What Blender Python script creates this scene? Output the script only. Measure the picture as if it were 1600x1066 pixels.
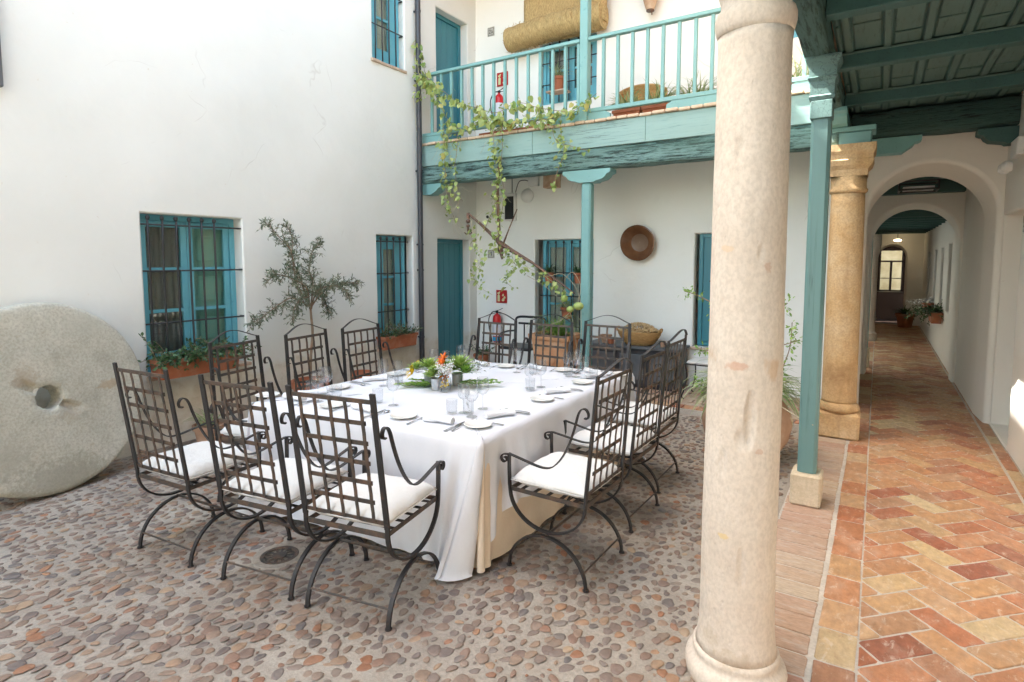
import bpy, math, random
import numpy as np
from mathutils import Vector, Matrix, noise
R = math.radians
rnd = random.Random(7)
for o in list(bpy.data.objects): bpy.data.objects.remove(o)
sc = bpy.context.scene
C = sc.collection

# ---------------------------------------------------------------- camera, world, sun, exposure
CAM_H, CAM_F, CAM_CY = 1.7, 900.0, 478.0
PITCH, YAW = math.atan(.081), R(32.4)
cd = bpy.data.cameras.new('camera'); cam = bpy.data.objects.new('camera', cd); C.objects.link(cam)
cam.location = (0, 0, CAM_H); cam.rotation_euler = (R(90) - PITCH, 0, YAW)
cd.sensor_width = 36; cd.lens = CAM_F / 1600 * 36; cd.shift_y = -(533 - CAM_CY) / 1600
cd.clip_start = .05; cd.clip_end = 400
sc.camera = cam
SUN_DIR = Vector((1.0, 0.35, -1.55)).normalized()      # the way the light travels
SUN_EL = math.asin(-SUN_DIR.z); SUN_AZ = math.atan2(-SUN_DIR.x, -SUN_DIR.y)
w = bpy.data.worlds.new('World'); sc.world = w; w.use_nodes = True
nt = w.node_tree; bg = nt.nodes['Background']
sky = nt.nodes.new('ShaderNodeTexSky'); sky.sky_type = 'NISHITA'; sky.sun_disc = False
sky.sun_elevation = SUN_EL; sky.sun_rotation = SUN_AZ; sky.dust_density = 1.5; sky.air_density = 1.0
tint = nt.nodes.new('ShaderNodeMix'); tint.data_type = 'RGBA'; tint.blend_type = 'MULTIPLY'; tint.inputs[0].default_value = 1
tint.inputs[7].default_value = (1.13, 1.0, .78, 1)            # the camera's daylight white balance, set for open shade
nt.links.new(sky.outputs[0], tint.inputs[6]); nt.links.new(tint.outputs[2], bg.inputs[0]); bg.inputs[1].default_value = 0.15
sd = bpy.data.lights.new('sun', 'SUN'); sd.energy = 3.0; sd.angle = R(.6); sd.color = (1, .95, .87)
sun = bpy.data.objects.new('sun', sd); C.objects.link(sun); sun.rotation_euler = SUN_DIR.to_track_quat('-Z', 'Y').to_euler()
sun.location = (-8, 0, 14)
vs = sc.view_settings; vs.view_transform = 'Standard'; vs.look = 'None'; vs.exposure = 3.47; vs.gamma = 1
vs.use_curve_mapping = False
cy = sc.cycles; cy.use_denoising = True; cy.caustics_reflective = False; cy.caustics_refractive = False
cy.max_bounces = 10; cy.diffuse_bounces = 6; cy.glossy_bounces = 4; cy.transparent_max_bounces = 24
cy.transmission_bounces = 6; cy.sample_clamp_indirect = 6

_f = Vector((-math.sin(YAW) * math.cos(PITCH), math.cos(YAW) * math.cos(PITCH), -math.sin(PITCH)))
_r = Vector((math.cos(YAW), math.sin(YAW), 0)); _u = _r.cross(_f)
def seen_size(p, margin=60):
    """how large a piece shows: 0 outside the frame, else 1 / distance"""
    v = Vector(p) - cam.location; z = v.dot(_f)
    if z < .2: return 0
    x = 800 + CAM_F * v.dot(_r) / z; y = CAM_CY - CAM_F * v.dot(_u) / z
    if -margin < x < 1600 + margin and -margin < y < 1066 + margin: return 1 / z
    return 0

# ---------------------------------------------------------------- material helpers
def new_mat(name):
    m = bpy.data.materials.new(name); m.use_nodes = True
    return m, m.node_tree, m.node_tree.nodes['Principled BSDF']
def node(t, typ, **kw):
    n = t.nodes.new(typ)
    for k, v in kw.items(): setattr(n, k, v)
    return n
def coords(t, space='Object', scale=(1, 1, 1)):
    if space == 'World':
        g = node(t, 'ShaderNodeNewGeometry'); out = g.outputs['Position']
    else:
        g = node(t, 'ShaderNodeTexCoord'); out = g.outputs['Object']
    mp = node(t, 'ShaderNodeMapping'); mp.inputs['Scale'].default_value = scale
    t.links.new(out, mp.inputs[0]); return mp.outputs[0]
def noise_tex(t, vec, scale, detail=5, rough=.55, dist=0):
    n = node(t, 'ShaderNodeTexNoise'); n.inputs['Scale'].default_value = scale; n.inputs['Detail'].default_value = detail
    n.inputs['Roughness'].default_value = rough; n.inputs['Distortion'].default_value = dist
    t.links.new(vec, n.inputs['Vector']); return n.outputs['Fac']
def ramp(t, fac, stops, interp='LINEAR'):
    r = node(t, 'ShaderNodeValToRGB'); r.color_ramp.interpolation = interp
    e = r.color_ramp.elements
    while len(e) > 1: e.remove(e[-1])
    for i, (p, c) in enumerate(stops):
        el = e[0] if i == 0 else e.new(p)
        el.position = p
        el.color = (c, c, c, 1) if isinstance(c, (int, float)) else (*c, 1)
    t.links.new(fac, r.inputs[0]); return r.outputs[0]
def mix(t, fac, a, b, mode='MIX'):
    m = node(t, 'ShaderNodeMix', data_type='RGBA', blend_type=mode)
    for s, v in ((m.inputs[0], fac), (m.inputs[6], a), (m.inputs[7], b)):
        if hasattr(v, 'is_output') or isinstance(v, bpy.types.NodeSocket): t.links.new(v, s)
        elif isinstance(v, (int, float)) and s is m.inputs[0]: s.default_value = v
        else: s.default_value = (*v, 1) if len(v) == 3 else v
    return m.outputs[2]
def math_n(t, op, a, b=None, clamp=False):
    m = node(t, 'ShaderNodeMath', operation=op, use_clamp=clamp)
    for i, v in enumerate((a, b)):
        if v is None: continue
        if isinstance(v, bpy.types.NodeSocket): t.links.new(v, m.inputs[i])
        else: m.inputs[i].default_value = v
    return m.outputs[0]
def bump(t, b, h, strength, dist, prev=None):
    n = node(t, 'ShaderNodeBump'); n.inputs['Strength'].default_value = strength; n.inputs['Distance'].default_value = dist
    t.links.new(h, n.inputs['Height'])
    if prev is not None: t.links.new(prev, n.inputs['Normal'])
    t.links.new(n.outputs[0], b.inputs['Normal']); return n.outputs[0]
def basic(name, c1, c2=None, scale=6, rough=.6, bs=0, bscale=40, bd=.004, metal=0, sc3=(1, 1, 1), space='Object', lo=.35, hi=.68, spec=.5, rvar=0, detail=5):
    m, t, b = new_mat(name); v = coords(t, space, sc3)
    f = noise_tex(t, v, scale, detail)
    if c2 is not None: t.links.new(ramp(t, f, [(lo, c1), (hi, c2)]), b.inputs['Base Color'])
    else: b.inputs['Base Color'].default_value = (*c1, 1)
    b.inputs['Roughness'].default_value = rough; b.inputs['Metallic'].default_value = metal
    b.inputs['Specular IOR Level'].default_value = spec
    if rvar:
        rr = noise_tex(t, v, scale * 2.3, 4)
        t.links.new(ramp(t, rr, [(.3, max(rough - rvar, .03)), (.7, min(rough + rvar, 1))]), b.inputs['Roughness'])
    if bs: bump(t, b, noise_tex(t, v, bscale, 6), bs, bd)
    return m
M = {}
def plaster(name, c, c2, damp=False):
    m, t, b = new_mat(name); v = coords(t, 'World')
    n1 = noise_tex(t, v, .9, 5); n2 = noise_tex(t, v, 7, 6)
    col = ramp(t, n1, [(.3, c), (.7, c2)])
    col = mix(t, ramp(t, n2, [(.58, 0.0), (.85, .16)]), col, (.66, .645, .60))
    # hairline marks and small chips
    vo = node(t, 'ShaderNodeTexVoronoi', feature='DISTANCE_TO_EDGE'); vo.inputs['Scale'].default_value = 1.1
    vd = node(t, 'ShaderNodeMixRGB'); vd.inputs[0].default_value = .16; t.links.new(v, vd.inputs[1])
    nn = node(t, 'ShaderNodeTexNoise'); nn.inputs['Scale'].default_value = 3; t.links.new(v, nn.inputs[0]); t.links.new(nn.outputs['Color'], vd.inputs[2])
    t.links.new(vd.outputs[0], vo.inputs['Vector'])
    crack = ramp(t, vo.outputs['Distance'], [(0, 1.0), (.004, 0.0)])
    gate = ramp(t, noise_tex(t, v, 1.7, 3), [(.56, 0.0), (.64, 1.0)])
    col = mix(t, math_n(t, 'MULTIPLY', math_n(t, 'MULTIPLY', crack, gate), .5), col, (.45, .43, .39))
    # scattered repair flecks and faint stains
    fl = ramp(t, noise_tex(t, v, 24, 3), [(.735, 0.0), (.76, 1.0)])
    col = mix(t, math_n(t, 'MULTIPLY', fl, .4), col, (.55, .48, .38))
    if damp:
        sx = node(t, 'ShaderNodeSeparateXYZ'); t.links.new(v, sx.inputs[0])
        h = math_n(t, 'ADD', sx.outputs['Z'], math_n(t, 'MULTIPLY', noise_tex(t, v, 2.4, 6), -.55))
        f = ramp(t, h, [(.28, 1.0), (.34, 0.0)])
        dn = noise_tex(t, v, 5, 8, .7)
        dc = ramp(t, dn, [(.35, (.50, .44, .33)), (.52, (.66, .62, .53)), (.7, (.74, .72, .66))])
        col = mix(t, math_n(t, 'MULTIPLY', f, .8), col, dc)
    t.links.new(col, b.inputs['Base Color']); b.inputs['Roughness'].default_value = .85
    nb = bump(t, b, noise_tex(t, v, 3.0, 3), .28, .03)
    nb = bump(t, b, noise_tex(t, v, 11, 4), .12, .01, nb)
    nb = bump(t, b, noise_tex(t, v, 38, 5, .6), .22, .004, nb)
    return m
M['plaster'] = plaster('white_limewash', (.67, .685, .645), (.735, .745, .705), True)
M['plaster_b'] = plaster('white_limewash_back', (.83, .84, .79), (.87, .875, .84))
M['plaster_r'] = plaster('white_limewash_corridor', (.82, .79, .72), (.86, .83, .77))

def paint(name, c, dark, chips=.0, sc3=(1, 1, 1), bs=.15, rough=.5, cracks=0):
    m, t, b = new_mat(name); v = coords(t, 'World', sc3)
    n = noise_tex(t, v, 3, 6)
    col = ramp(t, n, [(.3, tuple(x * .93 for x in c)), (.7, tuple(min(1, x * 1.07) for x in c))])
    g = noise_tex(t, v, 18, 8, .7)
    col = mix(t, ramp(t, g, [(.60 - chips * .12, 0.0), (.72 - chips * .12, 1.0)]), col, dark)
    if cracks:      # fine drying cracks along the grain, and chips down to grey wood
        cn = noise_tex(t, coords(t, 'World', tuple(x * 1.6 if x > 1 else x * .5 for x in sc3)), 7, 5, .6, .3)
        line = ramp(t, cn, [(.485, 0.0), (.497, 1.0), (.503, 1.0), (.515, 0.0)])
        gate = ramp(t, noise_tex(t, coords(t, 'World'), 2.1, 3), [(.45, 0.0), (.6, cracks)])
        col = mix(t, math_n(t, 'MULTIPLY', line, gate), col, tuple(x * .3 for x in dark))
        ch = ramp(t, noise_tex(t, v, 30, 7, .75), [(.68, 0.0), (.72, .7 * cracks)])
        col = mix(t, ch, col, (.22, .19, .15))
    t.links.new(col, b.inputs['Base Color']); b.inputs['Roughness'].default_value = rough
    bump(t, b, noise_tex(t, v, 24, 6, .65), bs, .006)
    return m
TEAL = (.185, .37, .36)
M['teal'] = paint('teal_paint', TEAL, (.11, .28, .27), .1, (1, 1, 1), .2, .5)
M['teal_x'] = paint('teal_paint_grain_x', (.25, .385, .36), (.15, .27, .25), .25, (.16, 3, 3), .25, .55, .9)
M['teal_c'] = paint('shaded_dull_green_ceiling_paint', (.042, .112, .105), (.025, .065, .06), .3, (3, .16, 3), .25, .6)  # gallery teal darkened, the ceiling's shade put into the colour
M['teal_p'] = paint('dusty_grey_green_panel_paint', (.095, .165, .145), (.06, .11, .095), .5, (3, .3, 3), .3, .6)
M['teal_k'] = paint('shaded_teal_capital_paint', (.105, .19, .18), (.06, .115, .105), .4, (1.5, 1.5, 1.5), .3, .55, .8)  # teal darkened so the capital looks shaded despite the sun on it
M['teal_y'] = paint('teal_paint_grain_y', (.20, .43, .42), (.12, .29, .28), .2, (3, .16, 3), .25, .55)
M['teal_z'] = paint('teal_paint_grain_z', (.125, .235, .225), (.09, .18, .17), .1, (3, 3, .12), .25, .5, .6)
M['blue'] = paint('turquoise_window_paint', (.125, .41, .50), (.08, .31, .385), 0, (1, 1, 1), .1, .4)
M['blue_d'] = paint('dark_turquoise_door_paint', (.038, .20, .25), (.03, .155, .20), 0, (4, 4, .3), .12, .4)
M['green_d'] = paint('green_shutter_paint', (.24, .50, .45), (.18, .42, .38), 0, (4, 4, .3), .1, .45)

def rough_wood(name, sc3, c=TEAL):
    m, t, b = new_mat(name); v = coords(t, 'World', sc3)
    n = noise_tex(t, v, 17, 10, .8, .3)
    cr = ramp(t, n, [(.42, (.015, .025, .023)), (.465, (.07, .15, .135)), (.525, c), (.72, tuple(x * .78 for x in c))])
    n2 = noise_tex(t, v, 2.4, 4)
    cr = mix(t, ramp(t, n2, [(.45, 0.0), (.7, .55)]), cr, (.13, .25, .21))
    t.links.new(cr, b.inputs['Base Color']); b.inputs['Roughness'].default_value = .7
    bump(t, b, n, .9, .05); return m
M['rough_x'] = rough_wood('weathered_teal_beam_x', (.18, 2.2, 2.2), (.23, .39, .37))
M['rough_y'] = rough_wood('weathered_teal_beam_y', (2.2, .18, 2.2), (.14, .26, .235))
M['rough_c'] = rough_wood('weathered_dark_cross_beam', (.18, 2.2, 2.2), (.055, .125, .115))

def iron(name, c, rust, amt):
    m, t, b = new_mat(name); v = coords(t, 'Object')
    n = noise_tex(t, v, 14, 7, .65)
    t.links.new(ramp(t, n, [(.58 - amt, c), (.74 - amt, rust)]), b.inputs['Base Color'])
    b.inputs['Roughness'].default_value = .5; b.inputs['Metallic'].default_value = .35
    bump(t, b, noise_tex(t, v, 90, 4), .35, .002); return m
M['iron'] = iron('black_wrought_iron', (.032, .029, .028), (.10, .055, .035), .0)
M['iron_r'] = iron('rusty_wrought_iron', (.06, .052, .045), (.13, .082, .055), .14)
M['rust'] = iron('rust_brown_iron', (.12, .07, .05), (.20, .10, .06), .1)
M['grille'] = basic('black_grille_paint', (.012, .013, .016), (.03, .03, .032), 8, .45)

def fabric(name, c, c2, bs=.25):
    m, t, b = new_mat(name); v = coords(t, 'Object')
    t.links.new(ramp(t, noise_tex(t, v, 3, 4), [(.3, c), (.7, c2)]), b.inputs['Base Color'])
    b.inputs['Roughness'].default_value = .85; b.inputs['Sheen Weight'].default_value = .15
    nb = bump(t, b, noise_tex(t, v, 9, 4), bs, .01)
    nb = bump(t, b, noise_tex(t, coords(t, 'Object', (1, 1, .35)), 22, 5, .6, 1.2), bs * 1.3, .006, nb)
    w1 = noise_tex(t, coords(t, 'Object', (1, 1, .12)), 500, 2)
    bump(t, b, w1, .08, .0008, nb); return m
M['cloth'] = fabric('white_table_linen', (.66, .665, .69), (.71, .71, .73))
M['cream'] = fabric('cream_underskirt_linen', (.72, .58, .43), (.78, .65, .50))
M['cushion'] = fabric('off_white_canvas', (.66, .64, .60), (.74, .73, .69), .8)
M['napkin'] = fabric('white_napkin_cotton', (.72, .72, .72), (.78, .78, .78), .4)
M['ceramic'] = basic('cream_porcelain', (.74, .72, .66), rough=.18)
M['white_plastic'] = basic('white_plastic', (.72, .72, .70), (.78, .78, .76), 4, .4)
M['steel'] = basic('polished_steel', (.55, .55, .56), rough=.22, metal=1)
M['zinc'] = basic('zinc_pot_metal', (.55, .57, .58), (.68, .69, .70), 12, .38, metal=.9)
M['black'] = basic('black_plastic', (.012, .012, .014), rough=.35)
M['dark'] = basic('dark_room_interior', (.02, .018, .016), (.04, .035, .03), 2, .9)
M['chest'] = basic('black_painted_wood', (.014, .014, .016), (.045, .045, .05), 5, .45, .3, 30, .004)
M['chest_g'] = basic('worn_grey_black_wood', (.07, .075, .08), (.11, .115, .12), 5, .5, .2, 30, .004)
M['curtain'] = basic('grey_curtain', (.16, .14, .13), (.24, .215, .20), 3, .9, sc3=(6, 6, .3))
M['curtain_w'] = basic('pale_curtain', (.56, .53, .46), (.66, .63, .56), 3, .9, sc3=(6, 6, .3))
M['red'] = basic('red_enamel', (.55, .012, .015), rough=.3)
M['red_sign'] = basic('red_sign_print', (.42, .012, .012), rough=.45)
M['sign_ink'] = basic('pale_sign_ink', (.62, .66, .36), rough=.6)
M['label_w'] = basic('printed_label', (.65, .68, .75), (.75, .76, .80), 20, .5)
M['label_b'] = basic('blue_printed_label', (.02, .30, .55), rough=.5)
M['numtile'] = basic('grey_house_number_tile', (.38, .38, .34), (.55, .54, .50), 30, .5)
M['ink'] = basic('dark_number_ink', (.07, .06, .06), rough=.6)
M['pipe'] = basic('dark_grey_downpipe', (.028, .030, .036), (.05, .052, .06), 6, .4)

def terracotta(name, c, c2, c3):
    m, t, b = new_mat(name); v = coords(t, 'Object')
    col = ramp(t, noise_tex(t, v, 6, 7, .6), [(.3, c), (.55, c2), (.75, c3)])
    t.links.new(col, b.inputs['Base Color']); b.inputs['Roughness'].default_value = .8
    bump(t, b, noise_tex(t, v, 45, 5), .3, .004); return m
M['terra'] = terracotta('orange_terracotta', (.30, .095, .045), (.38, .13, .06), (.44, .22, .14))
M['terra_l'] = terracotta('pale_terracotta', (.50, .24, .11), (.62, .33, .17), (.66, .47, .32))
M['terra_g'] = terracotta('grey_terracotta_jar', (.30, .17, .10), (.42, .26, .17), (.50, .38, .28))
M['clay_trim'] = terracotta('weathered_clay_edge', (.40, .22, .13), (.58, .42, .29), (.66, .56, .43))
M['sill'] = terracotta('brick_sill', (.40, .25, .17), (.55, .43, .33), (.64, .56, .46))

def stone(name, stops, sc=3.5, bs=.5, spots=None, orange=False, stretch=(1, 1, 1)):
    m, t, b = new_mat(name); v = coords(t, 'Object', stretch)
    col = ramp(t, noise_tex(t, v, sc, 9, .62, .15), stops)
    fine = noise_tex(t, v, 60, 4, .6)
    col = mix(t, ramp(t, fine, [(.35, .35), (.6, 0.0)]), col, tuple(x * .62 for x in stops[0][1]))
    if spots:
        f = ramp(t, noise_tex(t, v, 5.5, 4, .5), [(.66, 0.0), (.72, 1.0)])
        col = mix(t, math_n(t, 'MULTIPLY', f, .55), col, spots)
    if orange:
        # a few dark weathering streaks down the height
        f = ramp(t, noise_tex(t, coords(t, 'Object', (9, 9, .8)), 1.3, 6), [(.5, 0.0), (.75, .5)])
        col = mix(t, f, col, (.30, .17, .075))
    t.links.new(col, b.inputs['Base Color']); b.inputs['Roughness'].default_value = .85
    nb = bump(t, b, noise_tex(t, v, 7, 6), .4, .02)
    # pits
    vo = node(t, 'ShaderNodeTexVoronoi'); vo.inputs['Scale'].default_value = 26; t.links.new(v, vo.inputs['Vector'])
    pit = ramp(t, vo.outputs['Distance'], [(.08, 0.0), (.2, 1.0)])
    nb = bump(t, b, pit, .25, .006, nb)
    bump(t, b, fine, bs, .004, nb); return m
def stain(mat, spots):
    t = mat.node_tree; b = t.nodes['Principled BSDF']; src = b.inputs['Base Color'].links[0].from_socket
    v = coords(t, 'Object'); nzv = noise_tex(t, v, 26, 6, .7); col = src
    for (p, r_, sq, c, amt) in spots:
        mp = node(t, 'ShaderNodeMapping'); mp.vector_type = 'POINT'; mp.inputs['Location'].default_value = (-p[0] / r_, -p[1] / r_, -p[2] / (r_ * sq)); mp.inputs['Scale'].default_value = (1 / r_, 1 / r_, 1 / (r_ * sq))
        t.links.new(v, mp.inputs[0]); ln = node(t, 'ShaderNodeVectorMath', operation='LENGTH'); t.links.new(mp.outputs[0], ln.inputs[0])
        d = math_n(t, 'ADD', ln.outputs['Value'], math_n(t, 'MULTIPLY', math_n(t, 'SUBTRACT', nzv, .5), 2.2))
        col = mix(t, ramp(t, d, [(.55, amt), (.95, 0.0)]), col, c)
    t.links.new(col, b.inputs['Base Color'])
M['col_near'] = stone('pale_marble_column', [(.3, (.54, .455, .37)), (.48, (.585, .505, .42)), (.68, (.635, .56, .475))], 3.0, .35, (.47, .30, .17), stretch=(1.2, 1.2, .8))
stain(M['col_near'], [((.0, -.135, 1.30), .055, .35, (.46, .25, .16), .6), ((-.05, -.125, 1.74), .035, .4, (.58, .42, .27), .6), ((-.03, -.13, .63), .03, .45, (.58, .42, .18), .7), ((.09, -.10, 1.67), .02, 1.4, (.42, .26, .18), .6), ((.02, -.15, .15), .09, .5, (.40, .31, .22), .5), ((-.08, -.13, .2), .07, .6, (.42, .34, .25), .5), ((.08, -.11, .98), .018, .8, (.44, .27, .19), .55)])
M['col_far'] = stone('ochre_limestone', [(.3, (.36, .20, .085)), (.46, (.56, .36, .17)), (.7, (.66, .50, .31))], 2.2, .5, (.40, .22, .10), True)
M['plinth'] = stone('cream_limestone_block', [(.3, (.55, .44, .30)), (.7, (.68, .58, .43))], 6, .5, (.35, .25, .15))
M['mill'] = stone('grey_granite_millstone', [(.28, (.30, .285, .225)), (.42, (.45, .435, .355)), (.58, (.52, .505, .42)), (.72, (.60, .585, .50))], 2.6, 1.0, (.36, .29, .19))
stain(M['mill'], [((.06, -.13, .86), .10, 1.2, (.33, .27, .19), .5), ((.06, .12, .55), .09, 1.3, (.35, .29, .21), .45), ((.1, .0, .10), .42, .5, (.27, .26, .20), .6), ((.1, -.35, .35), .22, .8, (.34, .33, .27), .5), ((.1, .42, .72), .10, .5, (.36, .27, .16), .6), ((.05, .3, 1.2), .2, .6, (.42, .41, .34), .5)])
M['mortar'] = stone('grey_beige_mortar', [(.3, (.255, .21, .165)), (.5, (.34, .295, .24)), (.7, (.42, .37, .305))], 2.2, .8)
M['joint'] = stone('pale_brick_joint_mortar', [(.3, (.46, .41, .35)), (.7, (.64, .58, .51))], 5, .7)

def pieces(name, stops, streak=(1, 1, 1), rough=.75, dust=(.55, .48, .40), dust_amt=.35, bs=.4, gloss=False):
    """each piece its own colour: per-object random plus per-island random"""
    m, t, b = new_mat(name); v = coords(t, 'World', streak)
    oi = node(t, 'ShaderNodeObjectInfo'); g = node(t, 'ShaderNodeNewGeometry')
    s = math_n(t, 'FRACT', math_n(t, 'ADD', oi.outputs['Random'], g.outputs['Random Per Island']))
    col = ramp(t, s, stops)
    n = noise_tex(t, v, 16, 7, .65)
    hs = node(t, 'ShaderNodeHueSaturation'); t.links.new(col, hs.inputs['Color'])
    t.links.new(ramp(t, n, [(.3, .72), (.7, 1.2)]), hs.inputs['Value']); col = hs.outputs[0]
    n2 = noise_tex(t, v, 4.5, 8, .7)
    col = mix(t, ramp(t, n2, [(.5, 0.0), (.72, dust_amt)]), col, dust)
    if gloss:      # pale mortar smears and a dark worn skin, both finer than the piece
        sm = noise_tex(t, coords(t, 'World', (2.2, 1.2, 1)), 9, 9, .75, .6)
        col = mix(t, ramp(t, sm, [(.55, 0.0), (.66, .55)]), col, (.66, .58, .48))
        col = mix(t, ramp(t, sm, [(.28, .55), (.42, 0.0)]), col, (.24, .085, .05))
    t.links.new(col, b.inputs['Base Color']); b.inputs['Roughness'].default_value = rough
    if gloss: t.links.new(ramp(t, n2, [(.35, rough - .2), (.65, rough + .1)]), b.inputs['Roughness'])
    bump(t, b, noise_tex(t, v, 40, 6, .7), bs, .006); return m
M['pebble'] = pieces('river_pebbles', [(0, (.20, .125, .085)), (.12, (.14, .12, .11)), (.24, (.23, .14, .095)), (.36, (.17, .14, .12)), (.5, (.27, .18, .12)), (.62, (.15, .115, .098)), (.74, (.31, .20, .12)), (.84, (.17, .145, .125)), (.93, (.27, .12, .06)), (1, (.34, .24, .15))], rough=.55, dust=(.36, .30, .24), dust_amt=.35, bs=.3)
M['brick'] = pieces('herringbone_brick', [(0, (.36, .115, .055)), (.12, (.50, .32, .16)), (.24, (.42, .15, .075)), (.36, (.54, .39, .21)), (.47, (.29, .095, .055)), (.57, (.50, .29, .14)), (.68, (.44, .17, .085)), (.8, (.55, .42, .24)), (.9, (.31, .10, .058)), (1, (.48, .22, .11))], streak=(1.5, .9, 1), rough=.6, dust=(.56, .45, .36), dust_amt=.4, gloss=True)
M['brick_w'] = pieces('worn_dusty_brick', [(0, (.42, .25, .175)), (.25, (.46, .35, .245)), (.5, (.40, .21, .145)), (.75, (.47, .37, .27)), (1, (.42, .27, .19))], streak=(1.5, 6, 1), rough=.75, dust=(.50, .44, .38), dust_amt=.75)

def leafm(name, c1, c2, trans=.35):
    m, t, b = new_mat(name)
    oi = node(t, 'ShaderNodeObjectInfo'); g = node(t, 'ShaderNodeNewGeometry')
    s = math_n(t, 'FRACT', math_n(t, 'ADD', oi.outputs['Random'], g.outputs['Random Per Island']))
    col = ramp(t, s, [(0, c1), (1, c2)])
    t.links.new(col, b.inputs['Base Color']); b.inputs['Roughness'].default_value = .45
    tr = node(t, 'ShaderNodeBsdfTranslucent'); t.links.new(col, tr.inputs[0])
    mx = node(t, 'ShaderNodeMixShader'); mx.inputs[0].default_value = trans
    t.links.new(b.outputs[0], mx.inputs[1]); t.links.new(tr.outputs[0], mx.inputs[2])
    t.links.new(mx.outputs[0], t.nodes['Material Output'].inputs[0]); return m
M['leaf_vine'] = leafm('vine_leaf', (.18, .28, .06), (.56, .62, .24))
M['leaf_yel'] = leafm('yellowing_leaf', (.45, .40, .10), (.62, .56, .20))
M['leaf_olive'] = leafm('olive_leaf', (.05, .08, .035), (.26, .30, .20), .2)
M['leaf_dark'] = leafm('dark_green_leaf', (.03, .08, .03), (.10, .19, .07), .25)
M['leaf_fresh'] = leafm('fresh_green_leaf', (.14, .30, .04), (.34, .48, .12))
M['leaf_spider'] = leafm('spider_plant_leaf', (.17, .27, .08), (.50, .56, .32))
M['succ'] = leafm('succulent_green', (.22, .36, .07), (.42, .52, .16), .15)
M['orange'] = leafm('orange_petal', (.75, .13, .01), (.85, .28, .02), .2)
M['yellow'] = leafm('yellow_petal', (.80, .50, .01), (.85, .62, .04), .2)
M['whitefl'] = leafm('white_petal', (.8, .8, .78), (.85, .85, .83), .2)
M['stem'] = basic('pale_brown_twig', (.20, .13, .085), (.33, .24, .16), 12, .8)
M['stem_p'] = basic('pale_dry_tendril', (.42, .36, .25), (.55, .48, .33), 12, .8)
M['soil'] = basic('dark_potting_soil', (.03, .02, .014), (.07, .05, .035), 20, .95, .6, 60, .01)
def straw(name, c, c2, s3):
    m, t, b = new_mat(name); v = coords(t, 'Object', s3)
    wv = noise_tex(t, v, 22, 6, .7)
    t.links.new(ramp(t, wv, [(.32, c), (.66, c2)]), b.inputs['Base Color']); b.inputs['Roughness'].default_value = .8
    bump(t, b, wv, .9, .012); return m
M['esparto'] = straw('esparto_grass_weave', (.30, .19, .06), (.72, .55, .27), (9, 1, 1))
M['esparto_f'] = straw('flat_esparto_mat', (.28, .18, .06), (.68, .52, .26), (10, 1, 1.5))
M['wicker'] = straw('wicker_coil', (.30, .15, .045), (.58, .36, .14), (1, 1, 7))
M['drystuff'] = straw('dried_flower_heads', (.36, .22, .09), (.66, .48, .26), (1, 1, 1))
M['bowl'] = basic('brown_glazed_earthenware', (.13, .055, .025), (.22, .105, .05), 4, .25, .1)
M['bowl_in'] = basic('brown_glazed_bowl_centre', (.15, .085, .05), (.21, .13, .08), 6, .3)

def thin_glass(name, tint=(1, 1, 1), rough=.02, base=.04, gl=.9):
    m, t, b = new_mat(name); t.nodes.remove(b)
    tr = node(t, 'ShaderNodeBsdfTransparent'); tr.inputs[0].default_value = (*tint, 1)
    g = node(t, 'ShaderNodeBsdfGlossy'); g.inputs['Roughness'].default_value = rough
    lw = node(t, 'ShaderNodeLayerWeight'); lw.inputs[0].default_value = .35
    lw.inputs[0].default_value = .5
    f = math_n(t, 'ADD', math_n(t, 'MULTIPLY', math_n(t, 'POWER', lw.outputs['Facing'], 4.0), gl), base, True)
    mx = node(t, 'ShaderNodeMixShader'); t.links.new(f, mx.inputs[0])
    t.links.new(tr.outputs[0], mx.inputs[1]); t.links.new(g.outputs[0], mx.inputs[2])
    t.links.new(mx.outputs[0], t.nodes['Material Output'].inputs[0]); return m
M['glass'] = thin_glass('drinking_glass', (.96, .965, .97), .02, .05, .8)
M['pane'] = thin_glass('window_glass', (.85, .90, .88), .03, .05, .9)

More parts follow.
